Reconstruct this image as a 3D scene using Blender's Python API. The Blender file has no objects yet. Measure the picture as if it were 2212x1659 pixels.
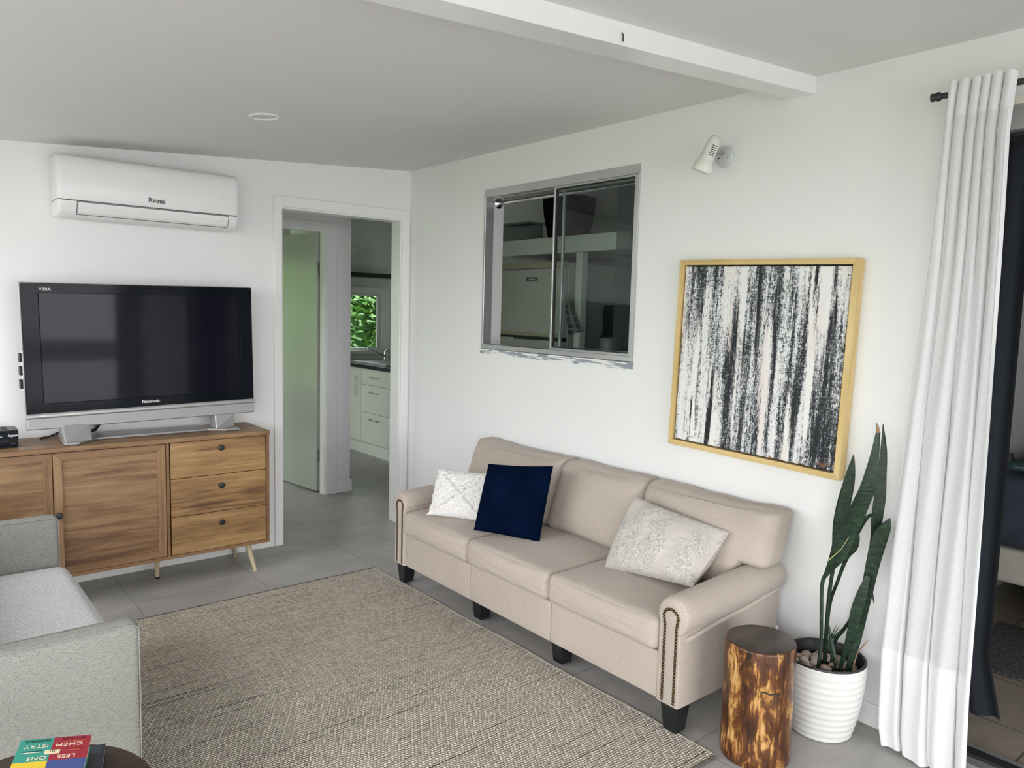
import bpy, bmesh, math, random
from mathutils import Vector, Matrix, noise
PI = math.pi
random.seed(7)
scene = bpy.context.scene
col = scene.collection

# ------------------------------------------------------------------ helpers
def lin(c):
    c = c / 255.0
    return c / 12.92 if c <= 0.04045 else ((c + 0.055) / 1.055) ** 2.4
def rgb(r, g, b):
    return (lin(r), lin(g), lin(b), 1.0)

class MB:
    """collects shapes of ONE part"""
    def __init__(self):
        self.bm = bmesh.new()
    def quad(self, pts):
        return self.bm.faces.new([self.bm.verts.new(p) for p in pts])
    def box(self, x0, x1, y0, y1, z0, z1):
        v = [self.bm.verts.new(p) for p in ((x0,y0,z0),(x1,y0,z0),(x1,y1,z0),(x0,y1,z0),(x0,y0,z1),(x1,y0,z1),(x1,y1,z1),(x0,y1,z1))]
        for f in ((0,3,2,1),(4,5,6,7),(0,1,5,4),(1,2,6,5),(2,3,7,6),(3,0,4,7)):
            self.bm.faces.new([v[i] for i in f])
        return self
    def hexa(self, p):
        v = [self.bm.verts.new(q) for q in p]
        for f in ((0,3,2,1),(4,5,6,7),(0,1,5,4),(1,2,6,5),(2,3,7,6),(3,0,4,7)):
            self.bm.faces.new([v[i] for i in f])
        return self
    def prism(self, prof, axis, a0, a1):
        """profile of 2D points extruded along an axis ('x': (y,z), 'y': (x,z), 'z': (x,y))"""
        def P(p, a):
            return {'x': (a, p[0], p[1]), 'y': (p[0], a, p[1]), 'z': (p[0], p[1], a)}[axis]
        A = [self.bm.verts.new(P(p, a0)) for p in prof]
        B = [self.bm.verts.new(P(p, a1)) for p in prof]
        n = len(prof)
        for i in range(n):
            self.bm.faces.new((A[i], A[(i+1) % n], B[(i+1) % n], B[i]))
        self.bm.faces.new(A[::-1]); self.bm.faces.new(B)
        return self
    def tube(self, pts, r, seg=10, cap=True):
        pts = [Vector(p) for p in pts]
        n = len(pts)
        rs = r if isinstance(r, (list, tuple)) else [r] * n
        rings = []; prev = None
        for i in range(n):
            t = (pts[min(i+1, n-1)] - pts[max(i-1, 0)]).normalized()
            if prev is None:
                up = Vector((0, 0, 1)) if abs(t.z) < 0.9 else Vector((1, 0, 0))
                u = t.cross(up).normalized()
            else:
                u = (prev - t * prev.dot(t)).normalized()
            prev = u; w = t.cross(u)
            rings.append([self.bm.verts.new(pts[i] + (u * math.cos(2*PI*k/seg) + w * math.sin(2*PI*k/seg)) * rs[i]) for k in range(seg)])
        for i in range(n - 1):
            for k in range(seg):
                self.bm.faces.new((rings[i][k], rings[i][(k+1) % seg], rings[i+1][(k+1) % seg], rings[i+1][k]))
        if cap:
            self.bm.faces.new(rings[0][::-1]); self.bm.faces.new(rings[-1])
        return self
    def lathe(self, prof, seg=48, M=None, wob=None):
        """prof: list of (r, z); closed at ends when r==0"""
        M = M or Matrix.Identity(4)
        rings = []
        for r, z in prof:
            if r < 1e-6:
                rings.append([self.bm.verts.new(M @ Vector((0, 0, z)))])
            else:
                ring = []
                for k in range(seg):
                    a = 2*PI*k/seg
                    rr = r * (wob(a, z) if wob else 1)
                    ring.append(self.bm.verts.new(M @ Vector((rr*math.cos(a), rr*math.sin(a), z))))
                rings.append(ring)
        for A, B in zip(rings, rings[1:]):
            for k in range(seg):
                k2 = (k+1) % seg
                if len(A) == 1 and len(B) == 1: continue
                if len(A) == 1: self.bm.faces.new((A[0], B[k2], B[k]))
                elif len(B) == 1: self.bm.faces.new((A[k], A[k2], B[0]))
                else: self.bm.faces.new((A[k], A[k2], B[k2], B[k]))
        return self
    def grid(self, nu, nv, fn, close_u=False):
        V = [[self.bm.verts.new(fn(i/(nu if close_u else nu-1), j/(nv-1))) for j in range(nv)] for i in range(nu)]
        for i in range(nu if close_u else nu-1):
            for j in range(nv-1):
                i2 = (i+1) % nu
                self.bm.faces.new((V[i][j], V[i2][j], V[i2][j+1], V[i][j+1]))
        return V
    def ball(self, c, r, seg=10, rings=6, sc=(1,1,1), rot=None, bump=0, seed=0):
        M = Matrix.Translation(c) @ (rot.to_4x4() if rot else Matrix.Identity(4)) @ Matrix.Diagonal((r*sc[0], r*sc[1], r*sc[2], 1))
        R = []
        for j in range(rings+1):
            th = PI*j/rings
            if j in (0, rings):
                R.append([self.bm.verts.new(M @ Vector((0,0,math.cos(th))))])
            else:
                ring = []
                for k in range(seg):
                    p = Vector((math.sin(th)*math.cos(2*PI*k/seg), math.sin(th)*math.sin(2*PI*k/seg), math.cos(th)))
                    if bump: p *= 1 + bump*noise.noise(p*1.7 + Vector((seed*3.1, 0, 0)))
                    ring.append(self.bm.verts.new(M @ p))
                R.append(ring)
        for A, B in zip(R, R[1:]):
            for k in range(seg):
                k2 = (k+1) % seg
                if len(A) == 1: self.bm.faces.new((A[0], B[k], B[k2]))
                elif len(B) == 1: self.bm.faces.new((A[k2], A[k], B[0]))
                else: self.bm.faces.new((A[k], B[k], B[k2], A[k2]))
        return self
    def soft(self, c, size, r, n=14, bulge=(0,0,0,0,0,0), fn=None):
        """rounded, puffed box; bulge for -x,+x,-y,+y,-z,+z"""
        h = Vector(size) / 2; c = Vector(c)
        ax = []
        for a in range(3):
            rr = min(r, h[a]*0.999)
            e = [ -h[a] + rr*(1-math.cos(PI/2*k/4)) for k in range(4)]
            m = [ -h[a]+rr + (2*h[a]-2*rr)*k/n for k in range(n+1)]
            ax.append(e + m + [-q for q in e[::-1]])
        N = [len(a) for a in ax]
        cache = {}
        def V(i, j, k):
            key = (i, j, k)
            if key in cache: return cache[key]
            p = Vector((ax[0][i], ax[1][j], ax[2][k]))
            inner = Vector([max(-(h[a]-min(r, h[a]*0.999)), min(h[a]-min(r, h[a]*0.999), p[a])) for a in range(3)])
            d = p - inner
            # edge points: project to the rounding sphere
            if d.length > 1e-9:
                q = inner + d.normalized()*min(r, min(h)*0.999)
            else:
                q = p
            u = [p[a]/h[a] for a in range(3)]
            off = Vector((0,0,0))
            for a in range(3):
                o1, o2 = [b for b in range(3) if b != a]
                w = (1-u[o1]**2)*(1-u[o2]**2)
                if u[a] > 0.999: off[a] += bulge[2*a+1]*w
                if u[a] < -0.999: off[a] -= bulge[2*a]*w
            q = q + off
            if fn: q = fn(q, u)
            cache[key] = self.bm.verts.new(q + c)
            return cache[key]
        for a in range(3):
            o1, o2 = [b for b in range(3) if b != a]
            for end in (0, N[a]-1):
                for i in range(N[o1]-1):
                    for j in range(N[o2]-1):
                        idx = []
                        for (ii, jj) in ((i,j),(i+1,j),(i+1,j+1),(i,j+1)):
                            t = [0,0,0]; t[a] = end; t[o1] = ii; t[o2] = jj
                            idx.append(V(*t))
                        try: self.bm.faces.new(idx)
                        except ValueError: pass
        return self

WM = {}      # world matrix of every root, to write parts in world coordinates
def build(name, mb, m, parent=None, smooth=False, bevel=0.0, seg=2, local=False, solid=0.0, sub=0, weld=False):
    bm = mb.bm
    if weld: bmesh.ops.remove_doubles(bm, verts=bm.verts, dist=1e-5)
    bmesh.ops.recalc_face_normals(bm, faces=bm.faces)
    root = parent
    while root is not None and root.parent is not None: root = root.parent
    if root is not None and not local and root.name in WM:
        bm.transform(WM[root.name].inverted())
    if smooth:
        for f in bm.faces: f.smooth = True
    me = bpy.data.meshes.new(name)
    bm.to_mesh(me); bm.free()
    for mm in (m if isinstance(m, (list, tuple)) else [m]): me.materials.append(mm)
    o = bpy.data.objects.new(name, me); col.objects.link(o)
    if parent is not None: o.parent = parent
    if solid:
        s = o.modifiers.new('solid', 'SOLIDIFY'); s.thickness = solid; s.offset = 0
    if bevel:
        b = o.modifiers.new('bevel', 'BEVEL'); b.width = bevel; b.segments = seg; b.limit_method = 'ANGLE'; b.angle_limit = math.radians(40)
    if sub:
        s = o.modifiers.new('sub', 'SUBSURF'); s.levels = sub; s.render_levels = sub
    if smooth and not sub:
        try:
            ca = math.radians(50)
            me.set_sharp_from_angle(angle=ca)
        except Exception: pass
    return o
def tag(o, label=None, cat=None, group=None, kind=None):
    if label: o['label'] = label
    if cat: o['category'] = cat
    if group: o['group'] = group
    if kind: o['kind'] = kind
    return o
def thing(name, label, cat, loc=(0,0,0), rotz=0.0, group=None, rot=None):
    o = bpy.data.objects.new(name, None); col.objects.link(o)
    o.location = loc
    o.rotation_euler = rot if rot else (0, 0, rotz)
    o.empty_display_size = 0.05
    from mathutils import Euler
    WM[o.name] = Matrix.Translation(loc) @ Euler(rot if rot else (0,0,rotz)).to_matrix().to_4x4()
    return tag(o, label, cat, group)
def struct(name, mb, m, parent=None, **k):
    o = build(name, mb, m, parent, **k)
    if parent is None: o['kind'] = 'structure'
    return o
def text(name, body, size, m, parent, M, bold=0.0, ext=0.0006, sx=1.0, spacing=1.0):
    cu = bpy.data.curves.new(name, 'FONT'); cu.body = body; cu.size = size
    cu.align_x = 'CENTER'; cu.align_y = 'CENTER'; cu.extrude = ext; cu.offset = bold; cu.space_character = spacing
    o = bpy.data.objects.new(name + '_curve', cu); col.objects.link(o)
    dg = bpy.context.evaluated_depsgraph_get()
    me = bpy.data.meshes.new_from_object(o.evaluated_get(dg))
    bpy.data.objects.remove(o); bpy.data.curves.remove(cu)
    root = parent
    while root.parent is not None: root = root.parent
    me.transform(Matrix.Diagonal((sx,1,1,1)))
    me.transform(WM[root.name].inverted() @ M if root.name in WM else M)
    me.materials.clear(); me.materials.append(m)
    me.name = name
    t = bpy.data.objects.new(name, me); col.objects.link(t); t.parent = parent
    return t
def frame_mat(origin, right, up):
    r = Vector(right).normalized(); u = Vector(up).normalized(); n = r.cross(u)
    M = Matrix((r, u, n)).transposed().to_4x4(); M.translation = Vector(origin)
    return M

# ------------------------------------------------------------------ materials
class NT:
    def __init__(self, name):
        self.m = bpy.data.materials.new(name); self.m.use_nodes = True
        self.t = self.m.node_tree; self.n = self.t.nodes; self.l = self.t.links
        self.b = self.n['Principled BSDF']
        self.out = self.n['Material Output']
        self._tc = None
    def node(self, typ, **kw):
        x = self.n.new(typ)
        for k, v in kw.items():
            if k in ('inp',):
                for kk, vv in v.items():
                    if hasattr(vv, 'links') or isinstance(vv, bpy.types.NodeSocket): self.l.new(vv, x.inputs[kk])
                    else: x.inputs[kk].default_value = vv
            else: setattr(x, k, v)
        return x
    def set(self, **kw):
        for k, v in kw.items():
            s = self.b.inputs[k.replace('_', ' ')]
            if isinstance(v, bpy.types.NodeSocket): self.l.new(v, s)
            else: s.default_value = v
        return self
    def co(self, scale=(1,1,1), rot=(0,0,0), loc=(0,0,0)):
        if self._tc is None: self._tc = self.node('ShaderNodeTexCoord')
        mp = self.node('ShaderNodeMapping', inp={'Vector': self._tc.outputs['Object'], 'Scale': scale, 'Rotation': rot, 'Location': loc})
        return mp.outputs[0]
    def noise(self, vec, scale=5, detail=4, rough=0.5, dist=0.0):
        return self.node('ShaderNodeTexNoise', inp={'Vector': vec, 'Scale': scale, 'Detail': detail, 'Roughness': rough, 'Distortion': dist}).outputs[0]
    def ramp(self, fac, stops, interp='LINEAR'):
        r = self.node('ShaderNodeValToRGB'); e = r.color_ramp.elements
        r.color_ramp.interpolation = interp
        while len(e) < len(stops): e.new(0.5)
        for i, (p, c) in enumerate(stops):
            e[i].position = p; e[i].color = c if len(c) == 4 else (*c, 1)
        self.l.new(fac, r.inputs[0])
        return r.outputs[0]
    def mix(self, fac, a, b, mode='MIX'):
        x = self.node('ShaderNodeMix', data_type='RGBA', blend_type=mode)
        for s, v in ((x.inputs[0], fac), (x.inputs[6], a), (x.inputs[7], b)):
            if isinstance(v, bpy.types.NodeSocket): self.l.new(v, s)
            else: s.default_value = v
        return x.outputs[2]
    def math(self, op, a, b=0.0):
        x = self.node('ShaderNodeMath', operation=op)
        for s, v in ((x.inputs[0], a), (x.inputs[1], b)):
            if isinstance(v, bpy.types.NodeSocket): self.l.new(v, s)
            else: s.default_value = v
        return x.outputs[0]
    def bump(self, h, strength=0.3, dist=0.01):
        x = self.node('ShaderNodeBump', inp={'Height': h, 'Strength': strength, 'Distance': dist})
        self.l.new(x.outputs[0], self.b.inputs['Normal'])
        return self
def plain(name, c, rough=0.5, metal=0.0, spec=0.5, var=0.06, nscale=6.0, bumps=0.0, bscale=200.0, bdist=0.002):
    m = NT(name)
    f = m.noise(m.co(), nscale, 3)
    lo = tuple(max(0, v*(1-var)) for v in c[:3]) + (1,); hi = tuple(min(1, v*(1+var)) for v in c[:3]) + (1,)
    m.set(Base_Color=m.ramp(f, [(0.3, lo), (0.7, hi)]), Roughness=rough, Metallic=metal, Specular_IOR_Level=spec)
    if bumps: m.bump(m.noise(m.co(), bscale, 2), bumps, bdist)
    return m.m

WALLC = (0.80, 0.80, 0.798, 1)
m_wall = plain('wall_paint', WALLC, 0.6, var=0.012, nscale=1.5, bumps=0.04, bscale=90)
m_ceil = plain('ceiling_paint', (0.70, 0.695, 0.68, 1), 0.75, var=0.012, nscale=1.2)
m_trim = plain('gloss_white_paint', (0.80, 0.80, 0.785, 1), 0.32, var=0.015, nscale=3)
m_plast = plain('white_plastic', (0.80, 0.80, 0.81, 1), 0.35, var=0.01)
m_cream = plain('cream_enamel', (0.70, 0.69, 0.64, 1), 0.22, var=0.02)
m_lampbase = plain('grey_enamel', (0.55, 0.57, 0.57, 1), 0.3, var=0.02)
m_black = plain('black_plastic', (0.012, 0.012, 0.014, 1), 0.35, var=0.2)
m_dark = plain('dark_void', (0.01, 0.01, 0.012, 1), 0.7)
m_bezel = plain('gloss_black', (0.006, 0.008, 0.011, 1), 0.1, spec=0.08, var=0.1)
m_screen = plain('plasma_screen', (0.008, 0.008, 0.014, 1), 0.05, spec=0.12, var=0.05)
m_silver = plain('silver_plastic', (0.36, 0.36, 0.36, 1), 0.32, metal=0.35, var=0.03)
m_alu = plain('aluminium', (0.58, 0.59, 0.59, 1), 0.35, metal=0.7, var=0.04)
m_chrome = plain('chrome', (0.7, 0.7, 0.7, 1), 0.12, metal=1.0, var=0.02)
m_legblk = plain('black_leg', (0.008, 0.010, 0.012, 1), 0.35, var=0.2)
m_brass = plain('antique_brass', (0.10, 0.07, 0.035, 1), 0.3, metal=0.85, var=0.25, nscale=80)
m_rod = plain('gunmetal', (0.05, 0.05, 0.055, 1), 0.4, metal=0.6)
m_paleleg = plain('pale_wood_leg', (0.46, 0.38, 0.25, 1), 0.45, var=0.08)
m_logo_lt = plain('logo_silver', (0.6, 0.6, 0.6, 1), 0.4)
m_logo_dk = plain('logo_grey', (0.06, 0.06, 0.065, 1), 0.4)
m_potwhite = plain('white_glazed_pot', (0.71, 0.70, 0.675, 1), 0.35, var=0.015)
m_navy = plain('navy_velvet', (0.0010, 0.0045, 0.018, 1), 0.9, spec=0.03, var=0.25, nscale=9, bumps=0.25, bscale=500)
m_concrete = plain('concrete_deck', (0.60, 0.60, 0.60, 1), 0.8, var=0.08, nscale=3)
m_grass = plain('lawn', (0.165, 0.17, 0.145, 1), 0.9, var=0.3, nscale=30)
m_hedge = plain('hedge_leaf', (0.11, 0.215, 0.05, 1), 0.6, var=0.5, nscale=14)
m_kcab = plain('white_laminate', (0.78, 0.79, 0.76, 1), 0.35, var=0.02)
m_worktop = plain('black_laminate', (0.010, 0.011, 0.012, 1), 0.25, var=0.3)
m_steel = plain('brushed_steel', (0.45, 0.45, 0.44, 1), 0.3, metal=0.9, var=0.05)
m_fridge = plain('fridge_enamel', (0.60, 0.61, 0.57, 1), 0.4, var=0.02)
m_fridgetrim = plain('fridge_cream_trim', (0.52, 0.48, 0.34, 1), 0.5, var=0.04)
m_bluebed = plain('slate_duvet', (0.030, 0.040, 0.058, 1), 0.9, var=0.2, nscale=12, bumps=0.2, bscale=40, bdist=0.01)
m_valance = plain('beige_valance', (0.38, 0.36, 0.31, 1), 0.9, var=0.05)
m_navyblk = plain('dark_navy_panel', (0.012, 0.018, 0.032, 1), 0.6)
m_gasket = plain('rubber_seal', (0.015, 0.015, 0.016, 1), 0.6)

def m_wood(name, axis, c0, c1, c2, c3, sc=1.0, rough=0.42):
    m = NT(name)
    s = [9.0, 9.0, 9.0]; s['xyz'.index(axis)] = 0.9
    s2 = [55.0, 55.0, 55.0]; s2['xyz'.index(axis)] = 3.0
    wob = m.noise(m.co((1.6,1.6,1.6)), 2.0, 2)
    big = m.noise(m.co([a*sc for a in s]), 1.0, 5, 0.6, 1.2)
    fine = m.noise(m.co([a*sc for a in s2]), 1.0, 4, 0.6, 0.4)
    k = m.math('ADD', m.math('MULTIPLY', big, 0.60), m.math('MULTIPLY', fine, 0.40))
    k = m.math('ADD', k, m.math('MULTIPLY', m.math('SUBTRACT', wob, 0.5), 0.25))
    c = m.ramp(k, [(0.34, c0), (0.45, c1), (0.55, c2), (0.68, c3)])
    m.set(Base_Color=c, Roughness=rough, Specular_IOR_Level=0.35)
    m.bump(fine, 0.08, 0.002)
    return m.m
AC0, AC1, AC2, AC3 = (0.105,0.052,0.026,1), (0.20,0.110,0.053,1), (0.29,0.175,0.085,1), (0.38,0.25,0.135,1)
m_acx = m_wood('acacia_grain_along', 'x', AC0, AC1, AC2, AC3)
m_acz = m_wood('acacia_grain_up', 'z', AC0, AC1, AC2, AC3)
m_acd = m_wood('acacia_drawer', 'x', (0.10,0.05,0.022,1), (0.24,0.135,0.055,1), (0.335,0.20,0.085,1), (0.43,0.285,0.135,1), 1.3)
m_acframe = m_wood('acacia_frame', 'x', (0.13,0.068,0.035,1), (0.19,0.102,0.05,1), (0.235,0.13,0.063,1), (0.29,0.175,0.09,1), 1.0)
m_bamboo_y = m_wood('bamboo_frame_along', 'y', (0.50,0.34,0.13,1), (0.60,0.43,0.18,1), (0.66,0.49,0.23,1), (0.72,0.55,0.28,1))
m_bamboo_z = m_wood('bamboo_frame_up', 'z', (0.50,0.34,0.13,1), (0.60,0.43,0.18,1), (0.66,0.49,0.23,1), (0.72,0.55,0.28,1))
m_walnut = m_wood('walnut_top', 'x', (0.018,0.009,0.006,1), (0.035,0.018,0.012,1), (0.055,0.028,0.018,1), (0.08,0.042,0.028,1), 1.5, 0.35)

def m_fabric(name, c, var=0.12, ws=900, wstr=0.35, blot=0.06):
    m = NT(name)
    w1 = m.node('ShaderNodeTexNoise', inp={'Vector': m.co((ws, ws, ws*0.2)), 'Scale': 1.0, 'Detail': 1.0}).outputs[0]
    w2 = m.node('ShaderNodeTexNoise', inp={'Vector': m.co((ws*0.25, ws*0.25, ws)), 'Scale': 1.0, 'Detail': 1.0}).outputs[0]
    w = m.math('MULTIPLY', m.math('ADD', w1, w2), 0.5)
    b = m.noise(m.co(), 5, 3)
    lo = tuple(v*(1-var) for v in c)+(1,); hi = tuple(min(1, v*(1+var)) for v in c)+(1,)
    cc = m.ramp(w, [(0.35, lo), (0.65, hi)])
    blo = (1-blot,)*3+(1,); 
    cc = m.mix(1.0, cc, m.ramp(b, [(0.3, blo), (0.7, (1,1,1,1))]), 'MULTIPLY')
    m.set(Base_Color=cc, Roughness=0.95, Specular_IOR_Level=0.15, Sheen_Weight=0.15, Sheen_Roughness=0.5)
    m.bump(m.math('ADD', w, m.math('MULTIPLY', m.noise(m.co(), 14, 4), 2.0)), wstr, 0.0015)
    return m.m
m_beige = m_fabric('beige_linen', (0.46, 0.398, 0.342), 0.16)
m_beige2 = m_fabric('beige_linen_welt', (0.50, 0.44, 0.385))

def tweed(name, base, darkc, sx, sz, thr):
    m = NT(name)
    a = m.node('ShaderNodeTexNoise', inp={'Vector': m.co(sx), 'Scale': 1.0, 'Detail': 2.0, 'Roughness': 0.6}).outputs[0]
    b = m.node('ShaderNodeTexNoise', inp={'Vector': m.co(sz), 'Scale': 1.0, 'Detail': 1.0}).outputs[0]
    k = m.math('ADD', m.math('MULTIPLY', a, 0.65), m.math('MULTIPLY', b, 0.35))
    c = m.ramp(k, [(thr-0.09, darkc), (thr, tuple((x+y)/2 for x, y in zip(base, darkc))), (thr+0.07, base), (thr+0.2, tuple(min(1, v*1.15) for v in base[:3])+(1,))])
    m.set(Base_Color=c, Roughness=0.95, Specular_IOR_Level=0.15)
    m.bump(k, 0.5, 0.002)
    return m.m
def weave(name, base, darkc, plane, bw, rh, dens):
    m = NT(name)
    sep = m.node('ShaderNodeSeparateXYZ', inp={0: m.co((1,1,1))})
    x, y, z = sep.outputs
    a, b = {'xz': (m.math('ADD', x, y), m.math('ADD', z, y)), 'yx': (y, x)}[plane]
    w = m.math('MULTIPLY', m.math('SUBTRACT', m.noise(m.co(), 90, 2), 0.5), 0.006)
    vec = m.node('ShaderNodeCombineXYZ', inp={0: m.math('ADD', a, w), 1: m.math('ADD', b, w), 2: 0.0}).outputs[0]
    br = m.node('ShaderNodeTexBrick', offset=0.5, inp={'Vector': vec, 'Scale': 1.0, 'Mortar Size': rh*0.20, 'Mortar Smooth': 0.9, 'Brick Width': bw, 'Row Height': rh,
        'Color1': (1,1,1,1), 'Color2': (0.80,0.80,0.80,1), 'Mortar': (0,0,0,1)})
    n = m.noise(m.co((60,60,150) if plane == 'xz' else (150,60,60)), 1.0, 4, 0.7)
    n2 = m.noise(m.co(), 420, 2, 0.6)
    gap = m.math('MULTIPLY', br.outputs[1], m.ramp(n, [(0.5-dens, (0.15,0.15,0.15,1)), (0.5+dens, (1,1,1,1))]))
    lo = tuple(v*0.80 for v in base[:3])+(1,)
    c = m.mix(m.ramp(n2, [(0.35,(0,0,0,1)),(0.65,(1,1,1,1))]), lo, base)
    c = m.mix(1.0, c, m.mix(0.6, (1,1,1,1), br.outputs[0]), 'MULTIPLY') if False else c
    c = m.mix(gap, c, darkc)
    m.set(Base_Color=c, Roughness=0.95, Specular_IOR_Level=0.12)
    m.bump(m.math('SUBTRACT', n2, br.outputs[1]), 0.5, 0.002)
    return m.m
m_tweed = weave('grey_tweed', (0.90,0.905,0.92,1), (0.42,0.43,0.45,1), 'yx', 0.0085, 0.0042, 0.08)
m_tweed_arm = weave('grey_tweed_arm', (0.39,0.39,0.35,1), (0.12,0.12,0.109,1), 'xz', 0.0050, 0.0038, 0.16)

# floor tiles
def tiles(name, size, c0, c1, groutc, off=0.5, loc=(0,0,0), rough=0.35, rot=0, mortar=0.0025):
    m = NT(name)
    v = m.co((1,1,1), (0,0,rot), loc)
    br = m.node('ShaderNodeTexBrick', offset=off, inp={'Vector': v, 'Scale': 1.0, 'Mortar Size': mortar, 'Mortar Smooth': 0.1, 'Bias': 0.0, 'Brick Width': size[0], 'Row Height': size[1],
              'Color1': (0.35,0.35,0.35,1), 'Color2': (0.65,0.65,0.65,1), 'Mortar': (0,0,0,1)})
    n = m.noise(m.co((1.2,3.0,1)), 2.2, 6, 0.62, 0.8)
    k = m.math('ADD', m.math('MULTIPLY', n, 0.8), m.math('MULTIPLY', br.outputs[0], 0.35))
    c = m.ramp(k, [(0.35, c0), (0.72, c1)])
    c = m.mix(br.outputs[1], c, groutc)
    m.set(Base_Color=c, Roughness=rough, Specular_IOR_Level=0.4)
    m.bump(m.math('SUBTRACT', 1.0, br.outputs[1]), 0.3, 0.002)
    return m.m
m_floor = tiles('grey_stone_tiles', (0.60, 0.60), (0.29,0.28,0.262,1), (0.415,0.402,0.38,1), (0.23,0.225,0.215,1), 0.5, (0.13, 0.03, 0), 0.38, PI/2)
m_floor2 = tiles('beige_ceramic_tiles', (0.40, 0.40), (0.22,0.185,0.14,1), (0.30,0.255,0.20,1), (0.10,0.085,0.065,1), 0.0, (0,0,0), 0.3, 0, 0.004)

# rug weave: rows of wool loops with dark weft between
def m_rugmat():
    m = NT('wool_loop_weave')
    v = m.co((1,1,1))
    sep = m.node('ShaderNodeSeparateXYZ', inp={0: v})
    wx = m.math('MULTIPLY', m.math('SUBTRACT', m.noise(m.co((1,1,1)), 75, 1), 0.5), 0.006)
    wy = m.math('MULTIPLY', m.math('SUBTRACT', m.noise(m.co((1,1,1), (0,0,0), (3,1,0)), 60, 1), 0.5), 0.004)
    wv = m.math('MULTIPLY', m.math('SUBTRACT', m.noise(m.co((2.0,6.0,1)), 1.0, 3), 0.5), 0.020)
    Y = m.math('DIVIDE', m.math('ADD', m.math('ADD', sep.outputs[1], wy), wv), 0.0105)
    row = m.math('FLOOR', Y)
    par = m.math('MULTIPLY', m.math('FLOORED_MODULO', row, 2.0), 0.5)
    X = m.math('ADD', m.math('DIVIDE', m.math('ADD', sep.outputs[0], wx), 0.0128), par)
    def dome(t, p):
        f = m.math('FRACT', t)
        return m.math('SUBTRACT', 1.0, m.math('POWER', m.math('ABSOLUTE', m.math('SUBTRACT', m.math('MULTIPLY', f, 2.0), 1.0)), p))
    h = m.math('MULTIPLY', dome(X, 4.0), dome(Y, 2.4))
    rn = m.node('ShaderNodeTexNoise', inp={'Vector': m.co((1.6, 60, 1)), 'Scale': 1.0, 'Detail': 3.0, 'Roughness': 0.6}).outputs[0]
    cut = m.ramp(rn, [(0.30, (0.50,0.50,0.50,1)), (0.44, (0.0,0.0,0.0,1))])
    hh = m.math('SUBTRACT', h, cut)
    wh = m.node('ShaderNodeTexWhiteNoise', noise_dimensions='2D', inp={'Vector': m.node('ShaderNodeCombineXYZ', inp={0: m.math('FLOOR', X), 1: row, 2: 0.0}).outputs[0]}).outputs[0]
    wool = m.ramp(wh, [(0.0, (0.52,0.47,0.39,1)), (0.5, (0.65,0.595,0.50,1)), (1.0, (0.76,0.70,0.60,1))])
    fz = m.noise(m.co(), 900, 2)
    wool = m.mix(1.0, wool, m.ramp(fz, [(0.3,(0.82,0.82,0.82,1)),(0.7,(1.15,1.15,1.15,1))]), 'MULTIPLY')
    c = m.mix(m.ramp(hh, [(0.06, (0,0,0,1)), (0.30, (1,1,1,1))]), (0.070,0.057,0.053,1), wool)
    m.set(Base_Color=c, Roughness=1.0, Specular_IOR_Level=0.05)
    m.bump(hh, 0.9, 0.006)
    return m.m
m_rug = m_rugmat()
m_rugedge = tweed('rug_dark_binding', (0.22,0.20,0.18,1), (0.03,0.027,0.027,1), (300,300,300), (500,90,90), 0.5)
m_ruglight = m_fabric('rug_cream_loops', (0.50, 0.46, 0.38), 0.2)

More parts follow.
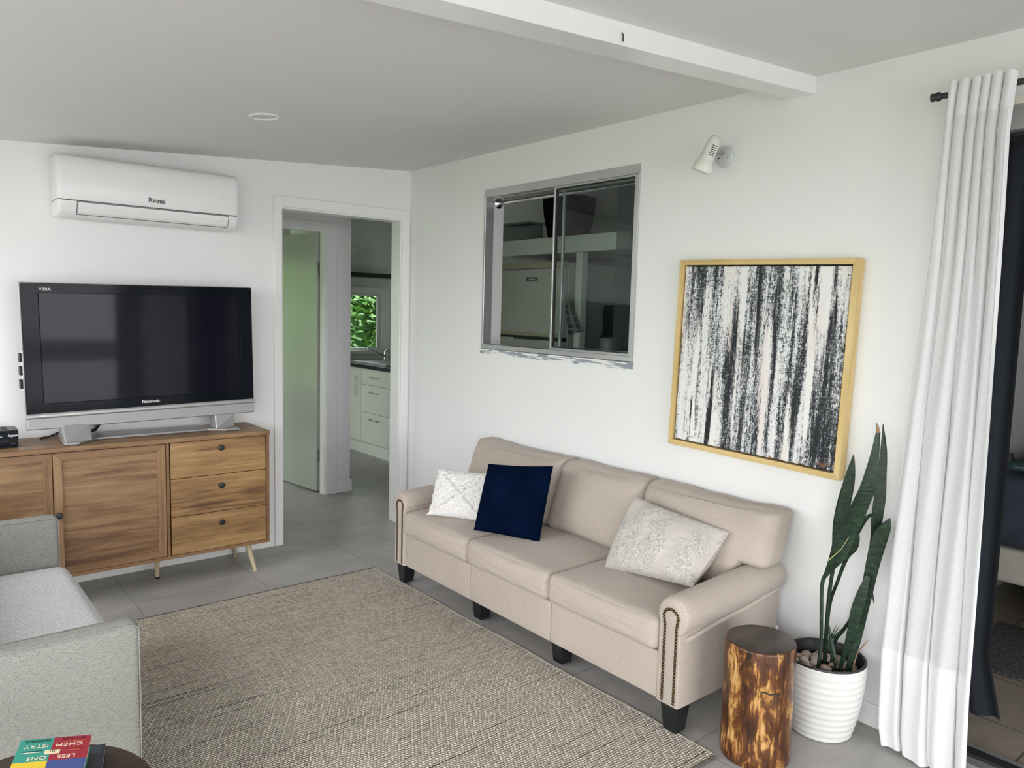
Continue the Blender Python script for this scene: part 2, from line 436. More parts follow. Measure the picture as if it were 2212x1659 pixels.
# painting
def m_paint():
    m = NT('abstract_canvas')
    v = m.co((1,1,1))
    def n(sc, loc=(0,0,0), det=4, rough=0.6, dist=0.0):
        return m.node('ShaderNodeTexNoise', inp={'Vector': m.co(sc, (0,0,0), loc), 'Scale': 1.0, 'Detail': det, 'Roughness': rough, 'Distortion': dist}).outputs[0]
    stripe = n((1, 17, 1.1), (0, 3.7, 0), 3, 0.55, 0.15)
    strip2 = n((1, 42, 2.4), (0, 9.1, 4), 3, 0.6, 0.1)
    crack = n((1, 95, 80), (0,0,0), 5, 0.75, 2.0)
    crack2 = n((1, 190, 45), (0,2,1), 4, 0.7, 0.8)
    drag = n((1, 30, 260), (0,5,1), 3, 0.6, 0.3)
    big = n((1, 3.2, 2.6), (0, 1.3, 2.2), 2, 0.5)
    def cen(x, w): return m.math('MULTIPLY', m.math('SUBTRACT', x, 0.5), w)
    tex = m.math('ADD', m.math('MULTIPLY', crack, 0.55), m.math('MULTIPLY', crack2, 0.45))
    k = m.math('ADD', cen(stripe, 1.25), cen(strip2, 0.75))
    k = m.math('ADD', k, cen(big, 0.55))
    k = m.math('ADD', k, cen(tex, 1.9))
    k = m.math('ADD', k, cen(drag, 0.35))
    k = m.math('ADD', k, 0.545)
    c = m.ramp(k, [(0.35, (0.010,0.012,0.016,1)), (0.45, (0.05,0.056,0.066,1)), (0.53, (0.30,0.315,0.33,1)), (0.64, (0.78,0.78,0.775,1))])
    # clean white bars laid over
    k2 = m.math('ADD', m.math('MULTIPLY', n((1, 15, 0.9), (0, 7.3, 1.1), 2, 0.5, 0.1), 1.0), m.math('MULTIPLY', m.math('SUBTRACT', crack2, 0.5), 0.22))
    bars = m.ramp(k2, [(0.545, (0,0,0,1)), (0.60, (1,1,1,1))])
    white = m.mix(m.ramp(n((1, 6, 1.5), (0,4,0), 2), [(0.42,(0,0,0,1)),(0.62,(1,1,1,1))]), (0.82,0.81,0.80,1), (0.78,0.70,0.675,1))
    c = m.mix(bars, c, white)
    k3 = n((1, 22, 1.4), (0, 21.3, 5.1), 3, 0.55, 0.2)
    k3 = m.math('ADD', k3, m.math('MULTIPLY', m.math('SUBTRACT', crack2, 0.5), 0.25))
    c = m.mix(m.ramp(k3, [(0.585,(0,0,0,1)),(0.64,(1,1,1,1))]), c, (0.011,0.012,0.015,1))
    # small rust and ochre touches near the edges
    sep = m.node('ShaderNodeSeparateXYZ', inp={0: v})
    edge = m.math('MAXIMUM', m.math('MULTIPLY', sep.outputs[2], -1.0), m.math('MULTIPLY', sep.outputs[1], -0.98))
    rust = m.math('MULTIPLY', m.ramp(n((1, 14, 30), (0,2,7), 3), [(0.57,(0,0,0,1)),(0.62,(1,1,1,1))]), m.ramp(edge, [(0.345,(0,0,0,1)),(0.365,(1,1,1,1))]))
    c = m.mix(rust, c, (0.24,0.10,0.055,1))
    m.set(Base_Color=c, Roughness=0.45, Specular_IOR_Level=0.35)
    m.bump(m.math('ADD', tex, m.math('MULTIPLY', k2, 1.2)), 0.55, 0.004)
    return m.m
m_canvas = m_paint()

def m_barkmat():
    m = NT('varnished_debarked_log')
    def n(sc, loc=(0,0,0), det=5, rough=0.62, dist=0.5):
        return m.node('ShaderNodeTexNoise', inp={'Vector': m.co(sc, (0,0,0), loc), 'Scale': 1.0, 'Detail': det, 'Roughness': rough, 'Distortion': dist}).outputs[0]
    a = n((20, 20, 7.5), (0.3,1.2,2.0), 7, 0.68, 0.5)
    b = n((110, 110, 9.0), (3,0,1), 3, 0.6, 0.2)
    k = m.math('ADD', m.math('MULTIPLY', a, 0.78), m.math('MULTIPLY', b, 0.22))
    c = m.ramp(k, [(0.36, (0.016,0.006,0.003,1)), (0.46, (0.065,0.022,0.008,1)), (0.53, (0.125,0.045,0.011,1)), (0.555, (0.31,0.14,0.035,1)), (0.605, (0.52,0.30,0.105,1)), (0.7, (0.60,0.40,0.18,1))])
    m.set(Base_Color=c, Roughness=0.28, Specular_IOR_Level=0.5)
    m.bump(k, 0.5, 0.006)
    return m.m
m_bark = m_barkmat()
def m_logtop_():
    m = NT('dark_stained_endgrain')
    w = m.node('ShaderNodeTexWave', wave_type='RINGS', inp={'Vector': m.co((1,1,1)), 'Scale': 40.0, 'Distortion': 3.0, 'Detail': 3.0})
    g = m.node('ShaderNodeTexNoise', inp={'Vector': m.co((120,30,1), (0,0,0.7)), 'Scale': 1.0, 'Detail': 3.0}).outputs[0]
    k = m.math('ADD', m.math('MULTIPLY', w.outputs[0], 0.25), m.math('MULTIPLY', g, 0.75))
    m.set(Base_Color=m.ramp(k, [(0.3,(0.030,0.022,0.018,1)),(0.7,(0.062,0.045,0.037,1))]), Roughness=0.32)
    m.bump(k, 0.3, 0.003)
    return m.m
m_logtop = m_logtop_()

def m_leafmat(name, c0, c1, c2, rough=0.4, spec=0.4):
    m = NT(name)
    k = m.node('ShaderNodeTexNoise', inp={'Vector': m.co((25,25,75)), 'Scale': 1.0, 'Detail': 4.0, 'Roughness': 0.65, 'Distortion': 1.2}).outputs[0]
    m.set(Base_Color=m.ramp(k, [(0.36,c0),(0.5,c1),(0.64,c2)]), Roughness=rough, Specular_IOR_Level=spec)
    return m.m
m_snake = m_leafmat('snake_plant_leaf', (0.003,0.010,0.005,1), (0.007,0.022,0.010,1), (0.020,0.050,0.020,1))
m_snakeedge = plain('pale_leaf_edge', (0.38,0.36,0.18,1), 0.5, var=0.1)
m_dryleaf = plain('dry_leaf_tip', (0.25,0.15,0.09,1), 0.8, var=0.2)
m_pebble = plain('river_pebble', (0.36,0.265,0.215,1), 0.6, var=0.28, nscale=22)
m_pebble2 = plain('pale_pebble', (0.48,0.40,0.34,1), 0.6, var=0.2, nscale=22)
m_shrubleaf = m_leafmat('garden_leaf', (0.014,0.055,0.005,1), (0.045,0.15,0.012,1), (0.11,0.27,0.03,1), 0.6, 0.12)
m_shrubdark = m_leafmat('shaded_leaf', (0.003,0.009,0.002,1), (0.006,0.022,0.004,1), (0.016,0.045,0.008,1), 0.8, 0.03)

def m_sheer(name, c, transp, transl):
    m = NT(name)
    k = m.node('ShaderNodeTexNoise', inp={'Vector': m.co((900,900,140)), 'Scale': 1.0, 'Detail': 2.0}).outputs[0]
    k2 = m.node('ShaderNodeTexNoise', inp={'Vector': m.co((120,120,1000)), 'Scale': 1.0, 'Detail': 2.0}).outputs[0]
    kk = m.math('MULTIPLY', m.math('ADD', k, k2), 0.5)
    d = m.node('ShaderNodeBsdfDiffuse', inp={'Color': c, 'Roughness': 0.5})
    t = m.node('ShaderNodeBsdfTranslucent', inp={'Color': c})
    tr = m.node('ShaderNodeBsdfTransparent', inp={'Color': (1,1,1,1)})
    m1 = m.node('ShaderNodeMixShader', inp={0: transl, 1: d.outputs[0], 2: t.outputs[0]})
    f = m.math('MULTIPLY', m.ramp(kk, [(0.40,(0,0,0,1)),(0.62,(1,1,1,1))]), transp*2)
    m2 = m.node('ShaderNodeMixShader', inp={0: f, 1: m1.outputs[0], 2: tr.outputs[0]})
    m.l.new(m2.outputs[0], m.out.inputs[0])
    return m.m
m_curtain = m_sheer('sheer_white_linen', (0.76,0.76,0.77,1), 0.07, 0.22)
m_hem = m_sheer('double_white_linen', (0.77,0.77,0.785,1), 0.0, 0.12)
m_darkcurt = m_fabric('charcoal_curtain', (0.018, 0.021, 0.027), 0.2, 700)
m_panerefl = m_sheer('pane_reflection_grey', (0.10,0.11,0.12,1), 0.28, 0.3)  # reflection tone put into a see-through grey

def m_glassmat(name, tint=(0.82,0.86,0.85,1), refl=0.10):
    m = NT(name)
    tr = m.node('ShaderNodeBsdfTransparent', inp={'Color': tint})
    gl = m.node('ShaderNodeBsdfGlossy', inp={'Color': (1,1,1,1), 'Roughness': 0.0})
    fr = m.node('ShaderNodeFresnel', inp={0: 1.5})
    gm = m.node('ShaderNodeNewGeometry')
    fac = m.math('MULTIPLY', fr.outputs[0], m.math('SUBTRACT', 1.0, gm.outputs['Backfacing']))
    mx = m.node('ShaderNodeMixShader', inp={0: fac, 1: tr.outputs[0], 2: gl.outputs[0]})
    m.l.new(mx.outputs[0], m.out.inputs[0])
    return m.m
m_glass = m_glassmat('window_glass')

def m_whitetuft_():
    m = NT('white_tufted_chenille')
    k = m.noise(m.co(), 160, 4, 0.7)
    v = m.node('ShaderNodeTexVoronoi', inp={'Vector': m.co(), 'Scale': 120.0}).outputs[0]
    m.set(Base_Color=m.ramp(k, [(0.3,(0.68,0.66,0.63,1)),(0.65,(0.88,0.87,0.85,1))]), Roughness=1.0, Specular_IOR_Level=0.1)
    m.bump(m.math('ADD', k, v), 0.9, 0.004)
    return m.m
m_tuft = m_whitetuft_()
def m_lace_():
    m = NT('embossed_plush')
    area = m.noise(m.co(), 8.5, 2, 0.5)
    w = m.node('ShaderNodeTexVoronoi', feature='DISTANCE_TO_EDGE', inp={'Vector': m.co((1,1,1)), 'Scale': 85.0}).outputs[0]
    sw = m.node('ShaderNodeTexNoise', inp={'Vector': m.co(), 'Scale': 95.0, 'Detail': 2.0, 'Distortion': 2.5}).outputs[0]
    mask = m.ramp(area, [(0.42,(0,0,0,1)),(0.52,(1,1,1,1))])
    h = m.math('MULTIPLY', sw, mask)
    c = m.mix(mask, (0.53,0.49,0.445,1), m.ramp(sw, [(0.36,(0.36,0.33,0.29,1)),(0.52,(0.58,0.55,0.51,1)),(0.62,(0.66,0.63,0.59,1))]))
    m.set(Base_Color=c, Roughness=0.95, Specular_IOR_Level=0.15, Sheen_Weight=0.2)
    m.bump(h, 0.8, 0.006)
    return m.m
m_lace = m_lace_()
def m_plaid_():
    m = NT('plaid_cloth')
    ck = m.node('ShaderNodeTexBrick', offset=0.0, inp={'Vector': m.co((1,1,1),(PI/2,0,PI/2)), 'Scale': 1.0, 'Brick Width': 0.045, 'Row Height': 0.045, 'Mortar Size': 0.006,
        'Color1': (0.04,0.045,0.06,1), 'Color2': (0.10,0.10,0.11,1), 'Mortar': (0.30,0.30,0.28,1)})
    m.set(Base_Color=ck.outputs[0], Roughness=0.9)
    return m.m
m_plaid = m_plaid_()
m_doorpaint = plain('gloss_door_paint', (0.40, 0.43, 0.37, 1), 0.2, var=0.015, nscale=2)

# ------------------------------------------------------------------ camera
CAMP = (1622.31221, 0.692741993, 0.0975459402, 0.0265835021)
cam = bpy.data.cameras.new('camera'); camo = bpy.data.objects.new('camera', cam); col.objects.link(camo)
f_, yaw, pit, roll = CAMP
fw = Vector((math.sin(yaw)*math.cos(pit), math.cos(yaw)*math.cos(pit), -math.sin(pit)))
r0 = Vector((math.cos(yaw), -math.sin(yaw), 0)); u0 = r0.cross(fw)
rr = math.cos(roll)*r0 + math.sin(roll)*u0; uu = -math.sin(roll)*r0 + math.cos(roll)*u0
Mc = Matrix((rr, uu, -fw)).transposed().to_4x4(); Mc.translation = Vector((-2.69317771, -4.34216832, 1.46846500))
camo.matrix_world = Mc
cam.sensor_fit = 'HORIZONTAL'; cam.sensor_width = 36.0; cam.lens = f_/2212*36.0; cam.clip_start = 0.05
scene.camera = camo

# ------------------------------------------------------------------ shell
def wall_panel(name, axis, p0, p1, a0, a1, z0, z1, holes, m, ztop=None):
    """wall slab: axis 'x' = slab normal x (a = y), 'y' = slab normal y (a = x); holes (a0,a1,z0,z1)"""
    A = sorted({a0, a1, *[h[0] for h in holes], *[h[1] for h in holes]})
    Z = sorted({z0, z1, *[h[2] for h in holes], *[h[3] for h in holes]})
    A = [a for a in A if a0 <= a <= a1]; Z = [z for z in Z if z0 <= z <= z1]
    mb = MB(); vc = {}
    def V(i, j, s):
        if (i,j,s) not in vc:
            p = p0 if s == 0 else p1
            zz = Z[j]
            if ztop and j == len(Z)-1: zz = ztop(A[i], p)
            vc[(i,j,s)] = mb.bm.verts.new((p, A[i], zz) if axis == 'x' else (A[i], p, zz))
        return vc[(i,j,s)]
    def solid(i, j):
        if i < 0 or j < 0 or i >= len(A)-1 or j >= len(Z)-1: return False
        ca, cz = (A[i]+A[i+1])/2, (Z[j]+Z[j+1])/2
        return not any(h[0] < ca < h[1] and h[2] < cz < h[3] for h in holes)
    for i in range(len(A)-1):
        for j in range(len(Z)-1):
            if not solid(i, j): continue
            for s in (0, 1):
                mb.bm.faces.new((V(i,j,s), V(i+1,j,s), V(i+1,j+1,s), V(i,j+1,s)))
            if not solid(i-1, j): mb.bm.faces.new((V(i,j,0), V(i,j,1), V(i,j+1,1), V(i,j+1,0)))
            if not solid(i+1, j): mb.bm.faces.new((V(i+1,j,0), V(i+1,j,1), V(i+1,j+1,1), V(i+1,j+1,0)))
            if not solid(i, j-1): mb.bm.faces.new((V(i,j,0), V(i,j,1), V(i+1,j,1), V(i+1,j,0)))
            if not solid(i, j+1): mb.bm.faces.new((V(i,j+1,0), V(i,j+1,1), V(i+1,j+1,1), V(i+1,j+1,0)))
    return struct(name, mb, m)

XL, YF = -3.75, -7.2
CZ = lambda x: 2.363 + 0.071*x          # sloping ceiling
DO = (-0.893, -0.065, 0.0, 2.043)       # doorway to the hall
WIN = (-1.984, -0.808, 1.242, 2.156)    # interior window
SLD = (-5.2, -3.345, 0.0, 2.135)         # sliding door to the bedroom

wall_panel('wall_back', 'y', 0.0, 0.113, XL-0.12, 0.14, 0.0, 2.6, [DO], m_wall)
wall_panel('wall_right', 'x', 0.0, 0.14, YF, -0.0005, 0.0, 2.6, [WIN, SLD], m_wall)
LO1 = (-2.9, -0.15, 0.02, 2.04); LO2 = (-6.6, -3.4, 0.02, 2.04)
wall_panel('wall_left', 'x', XL-0.12, XL, YF, -0.0005, 0.0, 2.6, [LO1, LO2], m_wall)
FO = (-3.0, -0.25, 0.06, 2.10)
wall_panel('wall_front', 'y', YF-0.12, YF, XL-0.12, 0.14, 0.0, 2.6, [FO], m_wall)
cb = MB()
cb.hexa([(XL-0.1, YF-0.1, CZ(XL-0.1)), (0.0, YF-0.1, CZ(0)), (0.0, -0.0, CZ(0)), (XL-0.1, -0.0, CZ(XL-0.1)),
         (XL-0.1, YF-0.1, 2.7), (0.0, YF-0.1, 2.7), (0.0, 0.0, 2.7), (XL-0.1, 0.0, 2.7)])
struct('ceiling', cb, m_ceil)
bb = MB(); bh = 0.063
bb.hexa([(XL, -2.82, CZ(XL)-bh), (0.0, -2.82, CZ(0)-bh), (0.0, -2.718, CZ(0)-bh), (XL, -2.718, CZ(XL)-bh),
         (XL, -2.82, CZ(XL)+0.05), (0.0, -2.82, CZ(0)+0.05), (0.0, -2.718, CZ(0)+0.05), (XL, -2.718, CZ(XL)+0.05)])
struct('trim_1', bb, m_trim)   # ceiling beam
hk = thing('ceiling_hook', 'tiny black hook on the lower edge of the white ceiling beam', 'hook', (-1.06, -2.823, 2.235))
hk_mb = MB().tube([(-1.06,-2.818,2.262),(-1.06,-2.826,2.252),(-1.06,-2.826,2.234)], 0.0018, 8)
build('hook_pin', hk_mb, m_black, hk)

fl = MB().box(XL, 0.14, YF, 0.0, -0.1, 0.0); struct('floor', fl, m_floor)
fl = MB().box(-2.1, 1.75, 0.0, 4.7, -0.1, 0.0)
struct('floor_kitchen', fl, m_floor)
fl = MB().box(0.14, 1.75, -2.9, 0.0, -0.1, 0.0); struct('floor_pantry', fl, m_floor)
fl = MB().box(0.14, 3.6, YF, -2.9, -0.1, -0.001); struct('floor_bedroom', fl, m_floor2)

# baseboards
def skirt(name, mb): return struct(name, mb, m_trim, bevel=0.006)
skirt('baseboard_back', MB().box(XL, -0.945, -0.013, -0.0002, 0.0, 0.085))
skirt('baseboard_right', MB().box(-0.013, -0.0002, -3.36, -0.014, 0.0, 0.085))
# architraves and door linings
def architrave(name, x0, x1, ztop, y, w_l, w_r, wt, d, lining, m=m_trim):
    mb = MB()
    o = 0.003
    prof = [(x0-w_l, 0), (x0-w_l, ztop+wt), (x1+w_r, ztop+wt), (x1+w_r, 0), (x1-o, 0), (x1-o, ztop-o), (x0+o, ztop-o), (x0+o, 0)]
    mb.prism(prof, 'y', y-d, y-0.0002)
    ob = struct(name, mb, m, bevel=0.004)
    l = MB()
    li = 0.012
    prof = [(x0-0.001, 0), (x0-0.001, ztop+0.001), (x1+0.001, ztop+0.001), (x1+0.001, 0), (x1-li, 0), (x1-li, ztop-li), (x0+li, ztop-li), (x0+li, 0)]
    l.prism(prof, 'y', y+0.0, y+lining)
    build('door_lining', l, m, ob, bevel=0.002)
    return ob
architrave('trim_2', DO[0], DO[1], DO[3], 0.0, 0.045, 0.052, 0.06, 0.014, 0.113)
# hall partition, with the door into the next room
HD = (-0.955, -0.128, 0.0, 2.035)
wall_panel('wall_hall', 'y', 0.99, 1.07, -2.1, 0.08, 0.0, 2.5, [HD], m_wall)
architrave('trim_3', HD[0], HD[1], HD[3], 0.99, 0.055, 0.085, 0.058, 0.014, 0.08)
skirt('baseboard_hall', MB().box(-0.040, 0.095, 0.977, 0.9898, 0.0, 0.10))
struct('wall_kitchen_side', MB().box(0.0, 0.08, 1.0705, 1.95, 0.0, 2.5), m_wall)  # unseen wall cut short so light from the bathroom opening reaches the cabinets
wall_panel('wall_kitchen_far', 'y', 2.95, 3.05, 0.0, 1.75, 0.0, 2.5, [(0.14, 1.46, 1.0, 1.62)], m_wall)
struct('wall_kitchen_right', MB().box(1.62, 1.75, -2.9, 2.95, 0.0, 2.5), m_wall)
struct('wall_kitchen_end', MB().box(0.14, 1.62, -2.95, -2.85, 0.0, 2.5), m_wall)
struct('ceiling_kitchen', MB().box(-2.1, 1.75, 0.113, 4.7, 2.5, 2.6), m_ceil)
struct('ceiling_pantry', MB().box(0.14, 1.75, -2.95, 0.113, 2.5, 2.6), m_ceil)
wall_panel('wall_bathroom_left', 'x', -2.1, -2.0, 0.113, 4.7, 0.0, 2.5, [(1.9, 4.4, 0.5, 1.95), (0.5, 0.8, 1.1, 1.6)], m_wall)  # small hall opening is added and the large one widened to let light in
struct('wall_bathroom_far', MB().box(-2.0, 0.0, 4.6, 4.7, 0.0, 2.5), m_wall)
struct('wall_bathroom_right', MB().box(0.0, 0.08, 3.05, 4.6, 0.0, 2.5), m_wall)
# bedroom
struct('wall_bedroom_far', MB().box(3.5, 3.6, YF, -2.85, 0.0, 2.5), m_wall)
struct('wall_bedroom_side', MB().box(1.62, 3.5, -2.95, -2.85, 0.0, 2.5), m_wall)
struct('wall_bedroom_front', MB().box(0.14, 3.6, YF-0.1, YF, 0.0, 2.5), m_wall)
struct('ceiling_bedroom', MB().box(0.14, 3.6, YF-0.1, -2.95, 2.5, 2.6), m_ceil)

# hall door leaf, swung open into the next room
dr = bpy.data.objects.new('door_1', None); col.objects.link(dr); dr['kind'] = 'structure'
a_ = math.atan2(0.993, -0.118)
dr.location = (-0.160, 1.085, 0); dr.rotation_euler = (0, 0, a_)
WM['door_1'] = Matrix.Translation((-0.160, 1.085, 0)) @ Matrix.Rotation(a_, 4, 'Z')
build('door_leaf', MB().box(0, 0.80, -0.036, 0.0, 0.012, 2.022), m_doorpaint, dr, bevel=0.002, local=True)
for hz in (0.245, 1.70):
    build('hinge', MB().box(-0.006, 0.0015, -0.040, -0.004, hz, hz+0.10).tube([(-0.006,-0.042,hz),(-0.006,-0.042,hz+0.10)], 0.006, 10), m_steel, dr, local=True)
hb = MB().lathe([(0,0),(0.026,0),(0.026,0.008),(0.012,0.010),(0.012,0.045),(0,0.045)], 20, Matrix.Translation((0.735,0.0,1.02)) @ Matrix.Rotation(-PI/2, 4, 'X'))
hb.tube([(0.735,0.045,1.02),(0.70,0.050,1.02),(0.62,0.048,1.018)], [0.010,0.009,0.007], 10)
build('door_handle', hb, m_steel, dr, local=True, smooth=True)

# ------------------------------------------------------------------ interior window (window_1)
w1 = bpy.data.objects.new('window_1', None); col.objects.link(w1); w1['kind'] = 'structure'; WM['window_1'] = Matrix.Identity(4)
y0, y1, z0, z1 = WIN
mb = MB()
fr = 0.022
def ring_yz(mb, y0, y1, z0, z1, w, xa, xb, wt=None, wb=None, wr=None):
    wt = w if wt is None else wt; wb = w if wb is None else wb; wr = w if wr is None else wr
    mb.hexa([(xa,y0,z0),(xb,y0,z0),(xb,y1,z0),(xa,y1,z0),(xa,y0,z0+wb),(xb,y0,z0+wb),(xb,y1,z0+wb),(xa,y1,z0+wb)])
    mb.hexa([(xa,y0,z1-wt),(xb,y0,z1-wt),(xb,y1,z1-wt),(xa,y1,z1-wt),(xa,y0,z1),(xb,y0,z1),(xb,y1,z1),(xa,y1,z1)])
    mb.hexa([(xa,y0,z0+wb),(xb,y0,z0+wb),(xb,y0+wr,z0+wb),(xa,y0+wr,z0+wb),(xa,y0,z1-wt),(xb,y0,z1-wt),(xb,y0+wr,z1-wt),(xa,y0+wr,z1-wt)])
    mb.hexa([(xa,y1-w,z0+wb),(xb,y1-w,z0+wb),(xb,y1,z0+wb),(xa,y1,z0+wb),(xa,y1-w,z1-wt),(xb,y1-w,z1-wt),(xb,y1,z1-wt),(xa,y1,z1-wt)])
    return mb
ring_yz(mb, y0, y1, z0, z1, 0.016, -0.006, 0.055, 0.040, 0.024, 0.012)
build('window_frame', mb, m_alu, w1, bevel=0.002, weld=True)
mb = MB(); ring_yz(mb, y0+0.012, -1.392, z0+0.024, z1-0.040, 0.010, 0.006, 0.028, 0.010, 0.012, 0.026)
build('fixed_sash', mb, m_alu, w1, bevel=0.0015, weld=True)
mb = MB(); ring_yz(mb, y0+0.036, -1.404, z0+0.034, z1-0.048, 0.008, 0.012, 0.022)
build('gasket', mb, m_gasket, w1, weld=True)
mb = MB(); ring_yz(mb, y0+0.03, -1.43, z0+0.030, z1-0.046, 0.012, 0.034, 0.048)
build('sliding_sash', mb, m_alu, w1, bevel=0.0015, weld=True)
build('glass_pane', MB().box(0.016, 0.019, y0+0.04, -1.41, z0+0.036, z1-0.050), m_glass, w1)
build('track_groove', MB().box(0.004, 0.03, -1.39, y1-0.017, z0+0.0241, z0+0.026), m_gasket, w1)
# roughly painted sill strip under the frame
def m_sillmat():
    m = NT('patchy_painted_timber')
    k = m.node('ShaderNodeTexNoise', inp={'Vector': m.co((1,7,60)), 'Scale': 1.0, 'Detail': 4.0, 'Distortion': 0.6}).outputs[0]
    m.set(Base_Color=m.ramp(k, [(0.47,(0.28,0.31,0.35,1)),(0.53,(0.78,0.78,0.78,1))]), Roughness=0.6); return m.m
sl = MB().hexa([(-0.008,y0-0.004,z0-0.038),(0.0,y0-0.004,z0-0.038),(0.0,y1+0.006,z0-0.030),(-0.008,y1+0.006,z0-0.030),(-0.008,y0-0.004,z0-0.002),(0.0,y0-0.004,z0-0.002),(0.0,y1+0.006,z0-0.002),(-0.008,y1+0.006,z0-0.002)])
build('window_sill', sl, m_sillmat(), w1)
build('shadow_gap', MB().box(-0.004, -0.0005, y0, y1, z0-0.003, z0-0.0005), m_gasket, w1)

cr = thing('curtain_rail', 'chrome rail with round wall flange fitted inside the interior window recess', 'rail', (0.10, -0.809, 2.093))
build('rail_rod', MB().tube([(0.10, -0.812, 2.093), (0.10, -1.98, 2.093)], 0.011, 14), m_chrome, cr, smooth=True)
build('wall_flange', MB().lathe([(0,0),(0.031,0),(0.031,0.004),(0.020,0.012),(0.014,0.02),(0,0.02)], 28, Matrix.Translation((0.10,-0.809,2.093)) @ Matrix.Rotation(PI/2, 4, 'X')), m_chrome, cr, smooth=True)
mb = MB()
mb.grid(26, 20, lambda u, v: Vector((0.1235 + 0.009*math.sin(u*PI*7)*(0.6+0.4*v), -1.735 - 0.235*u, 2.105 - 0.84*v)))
tag(build('pane_reflection_strip', mb, m_panerefl, smooth=True), 'narrow see-through grey sheet imitating a reflection in the right pane of the interior window', 'curtain')  # added sheet stands in for a reflection in the glass

# ------------------------------------------------------------------ air conditioner
ac = thing('air_conditioner', 'white wall mounted split air conditioner above the television', 'air conditioner', (-1.63, 0, 1.86))
X0, X1 = -2.058, -1.207
def prof_ac():
    return [(-0.002,1.868),(-0.10,1.857),(-0.150,1.862),(-0.180,1.882),(-0.196,1.915),(-0.201,1.94),(-0.203,2.02),(-0.200,2.10),(-0.190,2.135),(-0.172,2.150),(-0.002,2.153)]
def ac_shell(mb, prof, xa, xb, r):
    # rounded ends: profile shrinks towards the ends
    st = [(0.0, 0.955), (r*0.15, 0.975), (r*0.5, 0.992), (r, 1.0)]
    xs = [(xa+d, s) for d, s in st] + [(xb-d, s) for d, s in st[::-1]]
    zc = 2.005
    rings = []
    for x, s in xs:
        rings.append([mb.bm.verts.new((x, p[0]*(s if p[0] < -0.01 else 1), zc+(p[1]-zc)*(1-(1-s)*0.7))) for p in prof])
    n = len(prof)
    for A, B in zip(rings, rings[1:]):
        for i in range(n):
            mb.bm.faces.new((A[i], A[(i+1)%n], B[(i+1)%n], B[i]))
    mb.bm.faces.new(rings[0][::-1]); mb.bm.faces.new(rings[-1])
P = prof_ac()
mb = MB(); ac_shell(mb, [(-0.002,1.868),(-0.10,1.857),(-0.150,1.862),(-0.180,1.882),(-0.195,1.915),(-0.199,1.9335),(-0.10,1.9336),(-0.002,1.9337)], X0, X1, 0.03)
build('lower_casing', mb, m_plast, ac, smooth=True)
mb = MB(); ac_shell(mb, [(-0.002,1.9385),(-0.10,1.9385),(-0.199,1.9385),(-0.203,1.945),(-0.205,2.02),(-0.202,2.10),(-0.192,2.135),(-0.172,2.150),(-0.002,2.153)], X0, X1, 0.03)
build('front_panel', mb, m_plast, ac, smooth=True)
build('panel_gap', MB().box(X0+0.012, X1-0.012, -0.196, -0.01, 1.933, 1.939), m_logo_dk, ac)
def lip(off, za, zb):
    pts = [(-0.150,1.862),(-0.180,1.882),(-0.195,1.915),(-0.199,1.9335)]
    def at(z):
        for (ya,zaa),(yb,zbb) in zip(pts, pts[1:]):
            if zaa <= z <= zbb: return ya+(yb-ya)*(z-zaa)/(zbb-zaa)
        return pts[-1][0]
    return [(at(za+(zb-za)*k/6)-off, za+(zb-za)*k/6) for k in range(7)]
for nm, off, za, zb, xa, xb, mm in (('air_slot', 0.0012, 1.872, 1.9325, X0+0.078, X1-0.055, m_logo_dk), ('louvre_flap', 0.003, 1.8745, 1.929, X0+0.0815, X1-0.0585, m_plast)):
    L_ = lip(off, za, zb); I_ = lip(off-0.004, za, zb)
    build(nm, MB().prism(L_ + I_[::-1], 'x', xa, xb), mm, ac)
text('brand_lettering', 'Rinnai', 0.031, m_logo_dk, ac, frame_mat((-1.624, -0.2047, 1.972), (1,0,0), (0,0,1)), bold=0.0009, sx=1.05)

# ------------------------------------------------------------------ ceiling downlight
dl = thing('downlight', 'round recessed white downlight in the ceiling above the air conditioner', 'light', (-1.432, -1.13, CZ(-1.432)), rot=(0, -math.atan(0.071), 0))
build('trim_ring', MB().lathe([(0.062,0.0005),(0.064,-0.003),(0.058,-0.007),(0.050,-0.004),(0.048,0.0005)], 48), m_plast, dl, local=True, smooth=True)
build('diffuser', MB().lathe([(0.0,-0.003),(0.049,-0.002),(0.049,0.0005),(0,0.0005)], 40), plain('frosted_diffuser', (0.62,0.61,0.60,1), 0.4), dl, local=True)

# ------------------------------------------------------------------ sideboard
sb = thing('sideboard', 'brown acacia sideboard with doors and three drawers on splayed pale legs', 'sideboard', (-1.88, -0.19, 0))
SX0, SX1, SYF, SYB = -2.645, -1.114, -0.37, -0.016
body = MB()
body.box(SX0, SX1, SYF+0.002, SYB, 0.154, 0.171)                    # bottom
body.box(SX0, SX0+0.017, SYF+0.002, SYB, 0.171, 0.757)              # sides
body.box(SX1-0.017, SX1, SYF+0.002, SYB, 0.171, 0.757)
body.box(-1.647, -1.632, SYF+0.002, SYB, 0.171, 0.757)              # divider
body.box(-2.144, -2.136, SYF+0.022, SYB, 0.171, 0.757)
body.box(SX0+0.017, SX1-0.017, SYB-0.012, SYB, 0.171, 0.757)        # back
build('carcass', body, m_acframe, sb, bevel=0.0008)
build('cabinet_top', MB().box(SX0-0.003, SX1+0.003, SYF-0.003, SYB+0.0005, 0.757, 0.780), m_acx, sb, bevel=0.0015)
build('inner_shadow', MB().box(SX0+0.017, SX1-0.017, SYB-0.014, SYB-0.0125, 0.171, 0.757), m_dark, sb)
